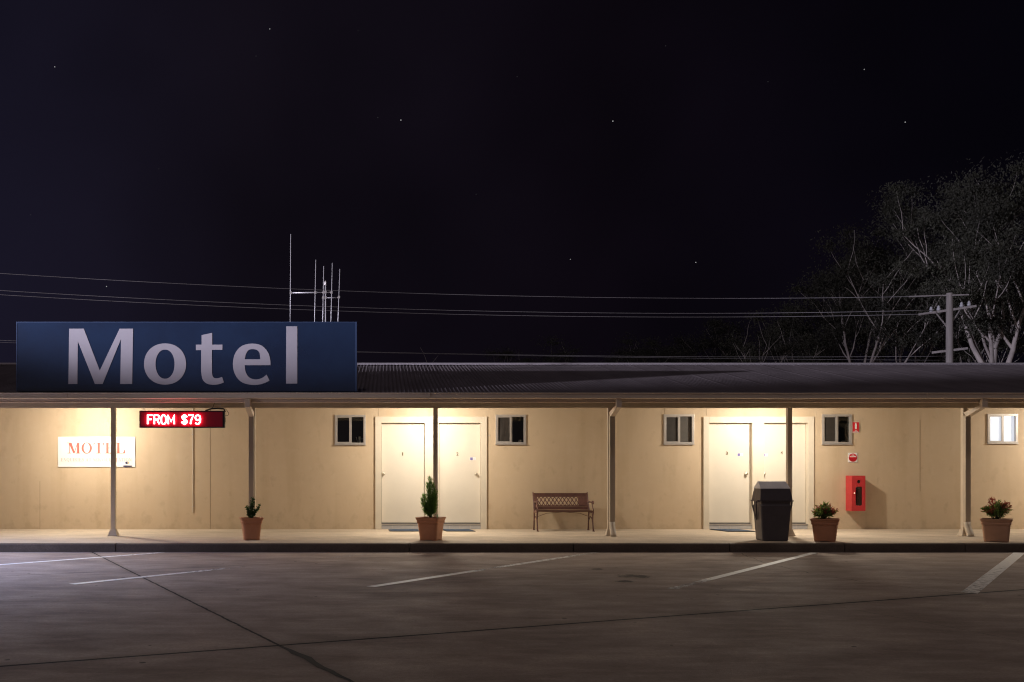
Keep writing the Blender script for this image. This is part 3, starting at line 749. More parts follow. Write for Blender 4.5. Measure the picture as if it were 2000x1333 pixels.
# conduit
b = MB()
cx_ = wx(376.5)
b.box(cx_ - .0105, cx_ + .0105, WALL - .026, WALL - .001, wz(1001), 2.69)
cd = part(b, 'conduit', 'trim', bevel=.004)
b = MB(); b.box(cx_ - .022, cx_ + .022, WALL - .030, WALL - .001, wz(990) - .008, wz(990) + .004); part(b, 'saddle', 'alu', cd)
b = MB(); b.box(cx_ - .022, cx_ + .022, WALL - .030, WALL - .001, wz(850), wz(850) + .012); part(b, 'saddle', 'alu', cd)
b = MB(); b.box(wx(953.5), wx(957), WALL - .012, WALL, wz(851.5), wz(850)); part(b, 'wall_hook', 'alu')

# ------------------------------------------------------------------ rooftop sign
SY = 17.30
sg = thing('motel_sign', (-3.5, SY + .06, 2.74), 'wide blue sign board reading Motel in white letters above the gutter', 'sign')
p0, p1 = at(32, 765, SY), at(697, 629, SY)
b = MB(); b.box(p0.x + .012, p1.x - .03, SY, SY + .11, p0.z, p1.z - .012); b.build('panel', M['signblue'], sg, True)
b = MB(); b.box(p1.x - .03, p1.x, SY - .004, SY + .114, p0.z, p1.z - .012); b.box(p0.x, p0.x + .012, SY - .004, SY + .114, p0.z, p1.z - .012); b.box(p0.x, p1.x, SY - .004, SY + .114, p1.z - .012, p1.z)
b.build('edge_trim', M['signedge'], sg, True)
for bx in (-6.0, -4.6, -3.2, -1.8, -.8):
    b = MB(); b.bar((bx, SY + .11, 3.7), (bx, SY + 1.9, 3.06), .04, .04); b.bar((bx, SY + .13, p0.z), (bx, SY + .13, p1.z - .02), .04, .04)
    b.build('brace', M['alu'], sg, True)
def Lp(pts, sc, ox=0, oy=600):       # sign lettering measured on the photograph, put on the panel's plane
    r = []
    for x_, y_ in pts:
        q = at(ox + x_ / sc, oy + y_ / sc, SY); r.append((q.x, q.z))
    return r
Mo = [(535, 602), (541, 170), (655, 170), (780, 497), (935, 170), (1040, 170), (1033, 602), (940, 602), (946, 250), (802, 602), (742, 602), (609, 268), (605, 602)]
letters = [[Lp(Mo, 4)], [Lp(ell(1290, 446, 164, 161, 56, 2.12), 4), Lp(ell(1290, 447, 74, 114, 48, 2.1), 4)]]
tt_ = [(1575, 220), (1658, 203), (1658, 295), (1738, 295), (1738, 335), (1656, 335)] + smoothcurve([(1656, 500), (1660, 535), (1672, 553), (1700, 557), (1735, 547)]) + [(1750, 590)] + smoothcurve([(1750, 590), (1705, 605), (1655, 608), (1610, 595), (1582, 562), (1572, 505)])[1:] + [(1572, 337), (1531, 337), (1531, 295), (1575, 295)]
letters.append([Lp(tt_, 4)])
eo = [(1468, 316), (1328, 316)] + smoothcurve([(1328, 318), (1333, 352), (1352, 382), (1385, 393), (1420, 386), (1447, 367)]) + [(1463, 400)] + \
     smoothcurve([(1463, 400), (1420, 418), (1366, 423), (1310, 407), (1275, 365), (1264, 310), (1276, 252), (1312, 212), (1366, 199), (1418, 209), (1453, 244), (1466, 285), (1468, 314)])[1:-1]
ei = [(1328, 284), (1412, 284)] + smoothcurve([(1412, 280), (1408, 250), (1394, 234), (1371, 229), (1348, 235), (1333, 258)])
letters.append([Lp(eo, 2.7778), Lp(ei, 2.7778)])
letters.append([Lp([(1553, 105), (1613, 105), (1613, 416), (1552, 416)], 2.7778)])
for lp in letters:
    me = curve_mesh('letter', lp, .004)
    for v in me.vertices: v.co.y += SY - .004
    link('letter', me, M['letter'], sg, True)

# ------------------------------------------------------------------ hanging LED price sign
LYY = 17.28
led = thing('led_sign', at(355, 836, LYY), 'black electronic sign glowing red with FROM $79, hung under the eave', 'sign')
a, c = at(272, 836, LYY), at(438.5, 802.5, LYY)
b = MB(); b.box(a.x, c.x, LYY, LYY + .10, a.z, c.z); b.build('case', M['ledcase'], led, True, .006)
b = MB(); b.box(a.x + .02, c.x - .035, LYY - .004, LYY - .001, a.z + .02, c.z - .02); b.build('face', M['ledface'], led, True)
def led_pt(x_, y_):      # stroke centre lines measured on the photograph (7.69 px per photo px)
    q_ = at(260 + x_ / 7.69, 740 + y_ / 7.69, LYY); return (q_.x, LYY - .027, q_.z)
T_, B_, Mi = 549, 683, 612
GLY = [('F', [[(225, B_), (225, T_), (292, T_)], [(225, Mi), (280, Mi)]]),
       ('R', [[(322, B_), (322, T_), (372, T_), (392, 562), (395, 585), (388, 605), (370, Mi + 4), (325, Mi + 4)], [(365, Mi + 6), (400, B_)]]),
       ('O', [[(464, T_), (440, 558), (429, 585), (427, 616), (429, 650), (440, 674), (464, B_), (486, 674), (497, 650), (499, 616), (497, 585), (486, 558), (464, T_)]]),
       ('M', [[(532, B_), (532, T_), (576, 648), (620, T_), (620, B_)]]),
       ('$', [[(812, 580), (800, 560), (773, 553), (748, 562), (741, 582), (752, 603), (775, 613), (800, 624), (812, 645), (805, 668), (776, 679), (748, 670), (736, 650)], [(775, 538), (775, 694)]]),
       ('7', [[(838, T_), (908, T_), (886, 600), (872, 640), (866, B_)]]),
       ('9', [[(940, 668), (962, B_), (990, 678), (1008, 650), (1013, 605), (1006, 565), (978, T_), (948, 560), (938, 588), (948, 615), (975, 624), (1005, 612)]])]
for word in (GLY[:4], GLY[4:]):
    b = MB()
    for ch, strokes in word:
        for st_ in strokes: b.tube([led_pt(*p_) for p_ in st_], .0135, 8)
    b.build('lettering', M['led'], led, True)
for hx in (281, 430):
    b = MB(); p = at(hx, 800, LYY + .05)
    zz = c.z
    while zz < 2.53:
        b.tube([(p.x + .008 * math.cos(q * math.pi / 4), LYY + .05, zz + .012 + .014 * math.sin(q * math.pi / 4)) for q in range(9)], .0028, 6); zz += .022
    b.build('chain', M['alu'], led, True)
q = c
b = MB()
b.tube([(q.x - .35, LYY + .06, q.z + .005), (q.x - .25, LYY + .05, q.z + .035), (q.x - .12, LYY + .04, q.z + .045), (q.x - .02, LYY + .04, q.z + .035), (q.x + .005, LYY + .05, q.z - .02)], .014, 8)
b.tube([(q.x - .08, LYY + .05, q.z + .04), (q.x + .02, LYY + .05, q.z + .03), (q.x + .07, LYY + .05, q.z - .05), (q.x + .05, LYY + .05, q.z - .085), (q.x - .005, LYY + .05, q.z - .09)], .005, 6)
b.tube([(q.x - .30, LYY + .06, q.z + .02), (q.x - .22, LYY + .07, q.z + .06), (q.x - .18, LYY + .08, 2.583)], .005, 6)
b.build('cable', M['rubber'], led, True)
b = MB()
b.box(q.x, q.x + .006, LYY + .02, LYY + .05, q.z - .23, q.z - .105); b.box(q.x + .006, q.x + .012, LYY + .025, LYY + .045, q.z - .20, q.z - .13)
b.build('connector', M['rubber'], led, True)

# ------------------------------------------------------------------ white wall sign with serif lettering
def stroke(pts, ws):
    n = len(pts); vs = []; fs = []
    for i in range(n):
        a_ = Vector(pts[max(0, i - 1)]); c_ = Vector(pts[min(n - 1, i + 1)]); d = (c_ - a_).normalized()
        nn = Vector((-d.y, d.x)) * ws[i] / 2; p = Vector(pts[i]); vs += [tuple(p + nn), tuple(p - nn)]
    return [[vs[2 * i], vs[2 * i + 1], vs[2 * i + 3], vs[2 * i + 2]] for i in range(n - 1)]
def R_(x0, x1, z0, z1): return [(x0, z0), (x1, z0), (x1, z1), (x0, z1)]
def ring(cx, w, thick=.19, thin=.05, a0=0, a1=360, n=36):
    P = []; Q = []
    for k in range(n + 1):
        a_ = rad(a0 + (a1 - a0) * k / n)
        P.append((cx + w * math.cos(a_), .5 + .52 * math.sin(a_))); Q.append((cx + (w - thick) * math.cos(a_), .5 + (.52 - thin) * math.sin(a_)))
    return [[P[i], P[i + 1], Q[i + 1], Q[i]] for i in range(n)]
def glyph(ch):
    st, th, sf = .20, .06, .05
    if ch == 'M': return 1.14, [R_(.14, .20, 0, 1), [(.10, 1), (.36, 1), (.66, .02), (.52, .02)], [(.56, .02), (.62, .02), (.92, 1), (.86, 1)], R_(.84, 1.04, 0, 1), R_(.02, .32, 0, sf), R_(.74, 1.12, 0, sf), R_(.0, .2, 1 - sf, 1), R_(.9, 1.13, 1 - sf, 1)]
    if ch == 'O': return 1.0, ring(.48, .45)
    if ch == 'Q': return 1.0, ring(.48, .45) + [[(.45, .05), (.62, .05), (.95, -.22), (.72, -.2)]]
    if ch == 'C': return .9, ring(.48, .45, a0=45, a1=318) + [R_(.76, .82, .68, 1.0), R_(.74, .80, .06, .26)]
    if ch == 'T': return .92, [R_(.36, .56, 0, 1), R_(.22, .70, 0, sf), R_(.02, .90, 1 - sf * 1.2, 1), [(.02, .72), (.07, .72), (.12, 1), (.02, 1)], [(.85, .72), (.90, .72), (.90, 1), (.80, 1)]]
    if ch == 'E': return .9, [R_(.13, .33, 0, 1), R_(.02, .82, 0, sf), R_(.02, .78, 1 - sf, 1), R_(.33, .58, .48, .53), R_(.56, .62, .36, .66), [(.72, .72), (.78, .72), (.78, 1), (.66, 1)], [(.66, 0), (.84, 0), (.84, .3), (.78, .3)]]
    if ch == 'L': return .86, [R_(.13, .33, 0, 1), R_(.02, .78, 0, sf), R_(.02, .44, 1 - sf, 1), [(.62, 0), (.80, 0), (.80, .32), (.74, .32)]]
    if ch == 'I': return .48, [R_(.14, .34, 0, 1), R_(.02, .46, 0, sf), R_(.02, .46, 1 - sf, 1)]
    if ch == 'N': return 1.0, [R_(.14, .20, 0, 1), R_(.80, .86, 0, 1), [(.08, 1), (.30, 1), (.86, .0), (.72, 0)], R_(.02, .32, 0, sf), R_(.68, .98, 1 - sf, 1)]
    if ch == 'U': return .96, [R_(.12, .32, .3, 1), R_(.76, .82, .3, 1), R_(.02, .42, 1 - sf, 1), R_(.64, .94, 1 - sf, 1)] + stroke([(.22, .31), (.25, .13), (.38, .03), (.55, .01), (.7, .07), (.78, .2), (.79, .31)], [.2, .17, .1, .06, .06, .06, .06])
    if ch == 'A': return 1.0, [[(.12, 0), (.18, 0), (.52, 1), (.46, 1)], [(.42, 1), (.56, 1), (.94, 0), (.72, 0)], R_(.24, .74, .28, .33), R_(.0, .32, 0, sf), R_(.6, 1.0, 0, sf)]
    if ch == 'V': return .98, [[(.10, 1), (.32, 1), (.58, 0), (.48, 0)], [(.50, 0), (.56, 0), (.88, 1), (.82, 1)], R_(.0, .42, 1 - sf, 1), R_(.68, .98, 1 - sf, 1)]
    if ch == 'R': return .98, [R_(.13, .33, 0, 1), R_(.02, .46, 0, sf), R_(.02, .33, 1 - sf, 1), [(.44, .5), (.62, .5), (.96, 0), (.74, 0)]] + stroke([(.33, .975), (.55, .97), (.68, .88), (.70, .75), (.66, .6), (.54, .52), (.33, .5)], [.05, .06, .14, .2, .14, .06, .05])
    if ch == 'S': return .76, stroke([(.64, .74), (.60, .92), (.42, .98), (.24, .93), (.16, .8), (.24, .64), (.42, .54), (.58, .42), (.63, .24), (.54, .08), (.36, .02), (.18, .08), (.12, .28)], [.04, .05, .06, .1, .16, .2, .2, .2, .16, .1, .06, .05, .04]) + [R_(.62, .67, .70, 1), R_(.09, .14, 0, .3)]
    return .4, []
def serif(text, x0, x1, z0, z1, y):
    adv = 0; items = []
    for ch in text:
        w_, polys = glyph(ch); items.append((adv, polys)); adv += w_ + .05
    k = (x1 - x0) / (adv - .05); h = z1 - z0; b_ = MB()
    for a_, polys in items:
        for i, pl in enumerate(polys):
            yy = y - .0006 * (i % 7)
            vs = [(x0 + (a_ + px) * k, yy, z0 + pz * h) for px, pz in pl]
            b_.add(vs, [tuple(range(len(vs)))])
    return b_, [x0 + k * sum(glyph(c_)[0] + .05 for c_ in text[:i]) for i in range(len(text) + 1)]
ws = thing('wall_sign', at(188, 913, WALL), 'white sign board reading MOTEL over pale enquiries text, on the wall', 'sign')
A, C = at(113, 912.5, WALL - .02), at(264, 853.5, WALL - .02)
b = MB(); b.box(A.x, C.x, WALL - .018, WALL - .002, A.z, C.z); b.build('board', M['board'], ws, True, .002)
ys = WALL - .024
sx0, sx1 = at(131.5, 0, ys).x, at(245.5, 0, ys).x
serif('MOTEL', sx0, sx1, at(0, 886, ys).z, at(0, 865, ys).z, ys)[0].build('heading', M['pink'], ws, True, fix=False)
TXT = 'ENQUIRIES AT SERVICE STATION'
edge_ = serif(TXT, at(118.5, 0, ys).x, at(257.5, 0, ys).x, 0, 1, ys)[1]
i_ = 0
for w_ in TXT.split():
    serif(w_, edge_[i_], edge_[i_ + len(w_)] - .004, at(0, 901.5, ys).z, at(0, 895, ys).z, ys)[0].build('small_text', M['pale'], ws, True, fix=False); i_ += len(w_) + 1
p = at(248.3, 904.5, ys)
link('logo', curve_mesh('logo', [[(p.x + .038 * math.cos(rad(a_)), p.z + .024 * math.sin(rad(a_))) for a_ in range(70, 291, 10)] + [(p.x + .01 + .016 * math.cos(rad(a_)), p.z + .012 * math.sin(rad(a_))) for a_ in range(290, 69, -20)]], .002), M['navy'], ws, True)
link('logo', curve_mesh('logo', [[(p.x + .012 + .030 * math.cos(rad(a_)), p.z + .022 * math.sin(rad(a_))) for a_ in range(-60, 61, 10)] + [(p.x + .012 + .014 * math.cos(rad(a_)), p.z + .012 * math.sin(rad(a_))) for a_ in range(60, -61, -20)]], .002), M['yellow'], ws, True)
for o_ in ws.children:
    if o_.name.startswith('logo'):
        for v in o_.data.vertices: v.co.y += ys
p = at(249, 911, ys); b = MB(); b.box(p.x - .085, p.x + .085, ys - .001, ys + .003, p.z - .012, p.z + .014); b.build('maker_strip', M['navy'], ws, True)

# ------------------------------------------------------------------ fire signs and extinguisher cabinet
fs_ = thing('fire_sign', at(1670.5, 845, WALL), 'small red rectangular sign with a white extinguisher picture, beside a window', 'sign', 'fire signs on the wall')
A, C = at(1664, 845.5, WALL), at(1677.5, 824.5, WALL); y = WALL - .02
MB().box(A.x, C.x, y, WALL - .001, A.z, C.z).build('plate', M['white'], fs_, True)
MB().box(A.x + .003, C.x - .009, y - .004, y - .001, A.z + .008, C.z - .006).build('field', M['signred'], fs_, True)
mx_ = (A.x + C.x) / 2 - .004; H = C.z - A.z
me = curve_mesh('picture', [[(mx_ - .018, A.z + .075), (mx_ + .018, A.z + .075)] + [(mx_ + .018, C.z - .06), (mx_ + .012, C.z - .04), (mx_ + .006, C.z - .02), (mx_ - .006, C.z - .02), (mx_ - .012, C.z - .04), (mx_ - .018, C.z - .06)]], .003)
for v in me.vertices: v.co.y += y - .007
link('picture', me, M['white'], fs_, True)
link('lettering', text_mesh('lettering', 'FIRE', mx_ - .016, mx_ + .016, A.z + .042, A.z + .056, y - .007, .002, .03), M['white'], fs_, True)
link('lettering', text_mesh('lettering', 'EXTINGUISHER', mx_ - .052, mx_ + .052, A.z + .018, A.z + .034, y - .007, .002, .03), M['white'], fs_, True)
fs_ = thing('fire_sign', at(1665, 904, WALL), 'white square sign with a round red fire notice, above the red cabinet', 'sign', 'fire signs on the wall')
A, C = at(1656, 903.5, WALL), at(1674, 885, WALL); y = WALL - .014
MB().box(A.x, C.x, y, WALL - .001, A.z, C.z).build('plate', M['white'], fs_, True)
mx_, mz_ = (A.x + C.x) / 2, (A.z + C.z) / 2
def disc(loop, m_, yy, nm):
    me = curve_mesh(nm, [loop], .003)
    for v in me.vertices: v.co.y += yy
    link(nm, me, M[m_], fs_, True)
disc(ell(mx_, mz_, .085, .085, 40), 'signred', y - .004, 'disc')
disc([(mx_ + .078 * math.cos(rad(a_)), mz_ - .008 + .072 * math.sin(rad(a_))) for a_ in range(180, 361, 10)], 'signdarkred', y - .007, 'disc_band')
link('lettering', text_mesh('lettering', 'FIRE', mx_ - .026, mx_ + .026, mz_ + .042, mz_ + .060, y - .007, .002, .03), M['white'], fs_, True)
link('lettering', text_mesh('lettering', 'EXTINGUISHER', mx_ - .066, mx_ + .066, mz_ + .010, mz_ + .032, y - .007, .002, .03), M['white'], fs_, True)

CD = .27; yf = WALL - CD
cab = thing('fire_cabinet', (at(1677, 998, yf).x, WALL - CD / 2, at(0, 998, yf).z), 'red metal fire extinguisher cabinet with a round hole, fixed to the wall', 'cabinet')
A, C = at(1663.8, 998.5, yf), at(1690.3, 929.5, yf)
b = MB(); tk = .012
b.box(A.x, C.x, yf + .02, WALL - .004, C.z - tk, C.z); b.box(A.x, C.x, yf + .02, WALL - .004, A.z, A.z + tk)
b.box(A.x, A.x + tk, yf + .02, WALL - .004, A.z + tk, C.z - tk); b.box(C.x - tk, C.x, yf + .02, WALL - .004, A.z + tk, C.z - tk); b.box(A.x + tk, C.x - tk, WALL - .02, WALL - .005, A.z + tk, C.z - tk)
b.build('box', M['red'], cab, True, .002)
wl, wr_, wb, wt = at(1671.4, 0, yf).x, at(1684.2, 0, yf).x, at(0, 987.8, yf).z, at(0, 951, yf).z
hc = at(1677.7, 941.3, yf)
me = curve_mesh('cabinet_door', [[(A.x, A.z), (C.x, A.z), (C.x, C.z), (A.x, C.z)], rrect(wl, wr_, wb, wt, .028), ell(hc.x, hc.z, .036, .036, 28)], .016)
for v in me.vertices: v.co.y += yf + .008
cdoor = link('cabinet_door', me, M['red'], cab, True)
kp = at(1668.2, 963.8, yf)
b = MB(); b.lathe([(.012, 0), (.012, .01), (.016, .014), (.015, .022), (.004, .026)], (kp.x, yf, kp.z), 14, 'y'); b.build('latch', M['knob'], cdoor, False)
MB().box(wl - .004, wr_ + .004, yf + .018, yf + .020, wb - .004, wt + .004).build('pane', M['glass'], cdoor, False)
b = MB(); b.lathe([(.037, 0), (.037, .006), (.026, .008), (.002, .006)], (hc.x, yf + .022, hc.z), 20, 'y'); b.build('lock_disc', M['rubber'], cdoor, False)
ex = thing('fire_extinguisher', ((wl + wr_) / 2, yf + .13, A.z + .03), 'dark red fire extinguisher seen through the cabinet window', 'extinguisher')
b = MB(); b.lathe([(.05, 0), (.058, .012), (.058, .33), (.046, .38), (.02, .405)], n=20); b.build('cylinder', M['extg'], ex)
b = MB(); b.lathe([(.0585, .02), (.0585, .09)], n=20); b.build('band', M['white'], ex)
b = MB(); b.lathe([(.02, .4), (.022, .44), (.012, .45)], n=12); b.bar((-.02, -.03, .455), (.06, -.04, .48), .02, .012); b.bar((-.02, -.03, .44), (.05, -.04, .43), .02, .01); b.build('valve', M['alu'], ex)
b = MB(); b.tube([(.02, -.03, .44), (-.06, -.05, .40), (-.066, -.04, .25), (-.062, -.03, .12)], .009, 8); b.build('hose', M['rubber'], ex)

# ------------------------------------------------------------------ door mats
def doormat(a_, c_, y0, y1, skew, label):
    xa, xb = (a_ - CX) * y0 / FL, (c_ - CX) * y0 / FL
    t_ = thing('door_mat', ((xa + xb) / 2, (y0 + y1) / 2, SLAB), label, 'door mat', 'blue mats at the doors')
    w_ = (xb - xa) / 2; d_ = (y1 - y0) / 2
    b_ = MB(); b_.loft([[(-w_, -d_, z), (w_, -d_, z), (w_ - skew, d_, z), (-w_ - skew, d_, z)] for z in (.002, .012)]); b_.build('backing', M['rubber'], t_)
    w2, d2 = w_ - .02, d_ - .02
    b_ = MB(); b_.loft([[(-w2, -d2, z), (w2, -d2, z), (w2 - skew, d2, z), (-w2 - skew, d2, z)] for z in (.012, .018)]); b_.build('pile', M['mat'], t_)
doormat(761, 821, 19.15, 19.75, .02, 'blue mat at door 1, left of the conifer pot')
doormat(872, 929, 19.15, 19.75, .06, 'blue mat at door 2, right of the conifer pot')
doormat(1421, 1478, 19.05, 19.80, .10, 'blue mat at door 3, left of the bin')

# ------------------------------------------------------------------ cast-iron bench
bl, br = 3.035, 4.137
bench = thing('garden_bench', ((bl + br) / 2, 19.48, SLAB), 'brown cast iron garden bench with a lattice back against the wall', 'bench')
hw = (br - bl) / 2
def BY(Y): return Y - 19.48
b0, t0 = (BY(19.66), .44), (BY(19.80), .735)       # backrest bottom and top (y, z)
def bk(u, v): return (u, b0[0] + (t0[0] - b0[0]) * v, b0[1] + (t0[1] - b0[1]) * v)
b = MB()
b.bar(bk(-hw, .02), bk(hw, .02), .05, .022); b.bar(bk(-hw, .95), bk(hw, .95), .055, .022)
b.bar(bk(-hw, .16), bk(hw, .16), .028, .016); b.bar(bk(-hw, .82), bk(hw, .82), .028, .016)
b.bar(bk(-hw + .02, .0), bk(-hw + .02, 1), .04, .02); b.bar(bk(hw - .02, 0), bk(hw - .02, 1), .04, .02)
L0, L1 = -hw + .075, hw - .20
def plate(u0, u1):
    vs = [Vector(bk(u0, .16)), Vector(bk(u1, .16)), Vector(bk(u1, .82)), Vector(bk(u0, .82))]; n = Vector((0, -.010, .005))
    b.loft([[v - n * .5 for v in vs], [v + n * .5 for v in vs]])
plate(-hw + .03, L0); plate(L1, hw - .03)
step = (L1 - L0) / 10.5
k = -2
while L0 + k * step < L1 + step:
    for sgn in (1, -1):
        u0 = L0 + k * step; u1 = u0 + sgn * 1.6 * step; va, vb = .16, .82
        pa, pb = (u0, va), (u1, vb)
        def clip(pa, pb, lim, keep_lo):
            (ua, v_a), (ub, v_b) = pa, pb
            if keep_lo:
                if ua < lim and ub < lim: return None
                if ua < lim: f = (lim - ua) / (ub - ua); pa = (lim, v_a + (v_b - v_a) * f)
                if ub < lim: f = (lim - ua) / (ub - ua); pb = (lim, v_a + (v_b - v_a) * f)
            else:
                if ua > lim and ub > lim: return None
                if ua > lim: f = (lim - ua) / (ub - ua); pa = (lim, v_a + (v_b - v_a) * f)
                if ub > lim: f = (lim - ua) / (ub - ua); pb = (lim, v_a + (v_b - v_a) * f)
            return pa, pb
        r = clip(pa, pb, L0, True)
        r = r and clip(*r, L1, False)
        if r: b.bar(bk(*r[0]), bk(*r[1]), .017, .010 + .002 * sgn)
    k += 1
b.build('backrest', M['iron'], bench)
b = MB()
for i in range(5):
    yy = BY(19.62) - i * .085; zz = .395 + .012 * abs(i - 2) * .6 - (0 if i < 4 else .012)
    b.loft([[(-hw + .01, yy - .034, zz - .010), (-hw + .01, yy + .034, zz - .010), (-hw + .01, yy + .034, zz + .010), (-hw + .01, yy - .034, zz + .010)],
            [(0, yy - .034, zz - .020), (0, yy + .034, zz - .020), (0, yy + .034, zz), (0, yy - .034, zz)],
            [(hw - .01, yy - .034, zz - .010), (hw - .01, yy + .034, zz - .010), (hw - .01, yy + .034, zz + .010), (hw - .01, yy - .034, zz + .010)]])
b.build('seat', M['wood'], bench)
for sx in (-hw, hw):
    b = MB()
    fy, ry = BY(19.24), BY(19.70)
    b.tube([(sx, ry, .0), (sx, ry - .02, .16), (sx, ry - .05, .33), (sx, BY(19.64), .42), bk(sx, .5), bk(sx, 1.03), (sx - .0, t0[0] + .02, .765)], [.016, .014, .015, .018, .015, .014, .010], 8)
    b.tube([(sx, fy - .03, 0), (sx, fy + .01, .10), (sx, fy + .05, .22), (sx, fy + .03, .32), (sx, fy - .01, .385)], [.016, .014, .015, .016, .018], 8)
    b.tube([(sx, fy - .02, .38), (sx, fy + .1, .372), (sx, ry - .10, .375), (sx, ry - .05, .40)], .016, 8)
    b.tube([bk(sx, .42), (sx, ry - .14, .575), (sx, fy + .14, .57), (sx, fy + .02, .595), (sx, fy - .03, .575), (sx, fy - .02, .545), (sx, fy + .02, .55)], [.013, .014, .015, .016, .014, .012, .009], 8)
    b.tube([(sx, fy + .0, .39), (sx, fy - .025, .43), (sx, fy + .03, .47), (sx, fy + .08, .52), (sx, fy + .10, .565)], [.014, .012, .011, .011, .012], 8)
    b.tube([(sx, fy + .05, .22), (sx, (fy + ry) / 2, .29), (sx, ry - .03, .20)], .010, 8)
    b.box(sx - .02, sx + .02, fy - .06, fy - .01, 0, .014); b.box(sx - .02, sx + .02, ry - .025, ry + .025, 0, .014)
    b.build('end_frame', M['iron'], bench)
b = MB(); b.tube([(-hw, BY(19.45), .27), (-hw + .22, BY(19.45), .35), (0, BY(19.45), .375), (hw - .22, BY(19.45), .35), (hw, BY(19.45), .27)], .005, 6); b.build('tie_rod', M['iron'], bench)

# ------------------------------------------------------------------ swing-top rubbish bin
bn = thing('rubbish_bin', (at(1507.5, 0, 16.66).x, 16.66, SLAB), 'tall charcoal plastic bin with a grey peaked swing lid', 'rubbish bin', rz=rad(-5))
def rr(hx, hy, z, r=.03, cy=0):
    return [(x_, y_ + cy, z) for x_, y_ in rrect(-hx, hx, -hy, hy, r, 4)]
b = MB()
b.loft([rr(.205, .19, .0), rr(.215, .20, .02), rr(.248, .232, .52), rr(.252, .236, .60), rr(.240, .224, .62), rr(.246, .23, .665), rr(.262, .246, .67), rr(.262, .246, .695)], smooth=False)
body = b.build('body', M['bin'], bn, False, .004)
b = MB()
def gab(hx, z, y0, y1, r=None): return [(-hx, y0, z), (hx, y0, z), (hx, y1, z), (-hx, y1, z)]
b.loft([gab(.268, .685, -.255, .255), gab(.266, .70, -.252, .252), gab(.242, .885, -.205, .205)], cap0=True)
b.build('lid', M['bin'], bn, False, .008)
b = MB()
b.loft([[(-.246, -.214, .888), (.246, -.214, .888), (.246, .214, .888), (-.246, .214, .888)], [(-.232, -.02, 1.01), (.222, -.02, 1.01), (.222, .02, 1.01), (-.232, .02, 1.01)]])
b.build('lid_flap', M['binlid'], bn, False, .006)
for s_ in (-1, 1):
    b = MB()
    b.loft([[(s_ * .255, -.20, .665), (s_ * .298, -.20, .672), (s_ * .298, .20, .672), (s_ * .255, .20, .665)], [(s_ * .255, -.20, .690), (s_ * .300, -.20, .690), (s_ * .300, .20, .690), (s_ * .255, .20, .690)]])
    b.tube([(s_ * .294, -.13, .675), (s_ * .292, -.12, .60), (s_ * .272, -.06, .47), (s_ * .254, 0, .36)], .012, 8)
    b.tube([(s_ * .294, .13, .675), (s_ * .292, .12, .60), (s_ * .272, .06, .47), (s_ * .254, 0, .36)], .012, 8)
    b.build('handle', M['bin'], bn)

# ------------------------------------------------------------------ potted plants
def leafmesh(name, leaves, m_, parent):    # leaves: (pos, dir, length, width, roll)
    vs = []; fs = []
    for p, d, ln, w_, up in leaves:
        d = Vector(d).normalized(); s_ = d.cross(Vector(up)); s_ = s_.normalized() if s_.length > 1e-4 else d.orthogonal().normalized()
        nrm = s_.cross(d)
        i = len(vs); p = Vector(p)
        vs += [p, p + d * ln * .45 + s_ * w_ / 2 + nrm * w_ * .15, p + d * ln, p + d * ln * .45 - s_ * w_ / 2 + nrm * w_ * .15, p + d * ln * .5]
        fs += [(i, i + 1, i + 4), (i + 1, i + 2, i + 4), (i, i + 4, i + 3), (i + 4, i + 2, i + 3)]
    me = bpy.data.meshes.new(name); me.from_pydata([tuple(v) for v in vs], [], fs); me.update()
    return link(name, me, M[m_], parent)
def rv(rng): 
    while True:
        v = Vector((rng.uniform(-1, 1), rng.uniform(-1, 1), rng.uniform(-1, 1)))
        if .05 < v.length < 1: return v.normalized()
def planter(px_, y, top, bot, h, rz, m_, label, ribs=True):
    loc = ((px_ - CX) * y / FL, y, SLAB)
    t_ = thing('potted_plant', loc, label, 'potted plant', 'potted plants along the kerb', rad(rz))
    b_ = MB(); T, Bo = top / 2, bot / 2
    def q(f): return Bo + (T - .022 - Bo) * f
    R4 = .045
    b_.loft([rr(Bo * .97, Bo * .97, .012, R4), rr(Bo, Bo, .03, R4), rr(q(.72), q(.72), h * .74, R4), rr(q(.76) + .010, q(.76) + .010, h * .755, R4), rr(q(.82) + .012, q(.82) + .012, h * .82, R4), rr(q(.84) + .006, q(.84) + .006, h * .835, R4),
             rr(T - .006, T - .006, h * .94, R4), rr(T, T, h * .965, R4), rr(T, T, h, R4), rr(T - .02, T - .02, h, R4), rr(T - .03, T - .03, h * .9, R4), rr(T - .05, T - .05, h * .7, R4)], smooth=False, cap1=True)
    for sx in (-1, 1):
        for sy in (-1, 1): b_.box(sx * Bo * .9 - .045, sx * Bo * .9 + .045, sy * Bo * .9 - .045, sy * Bo * .9 + .045, 0, .02) if False else b_.box(min(sx * Bo * .95, sx * Bo * .45), max(sx * Bo * .95, sx * Bo * .45), min(sy * Bo * .95, sy * Bo * .45), max(sy * Bo * .95, sy * Bo * .45), 0, .014)
    b_.build('pot', M[m_], t_)
    b_ = MB(); b_.loft([rr(T - .034, T - .034, h * .86, R4), rr(T - .035, T - .035, h * .93, R4)]); b_.build('soil', M['soil'], t_)
    return t_, h * .93
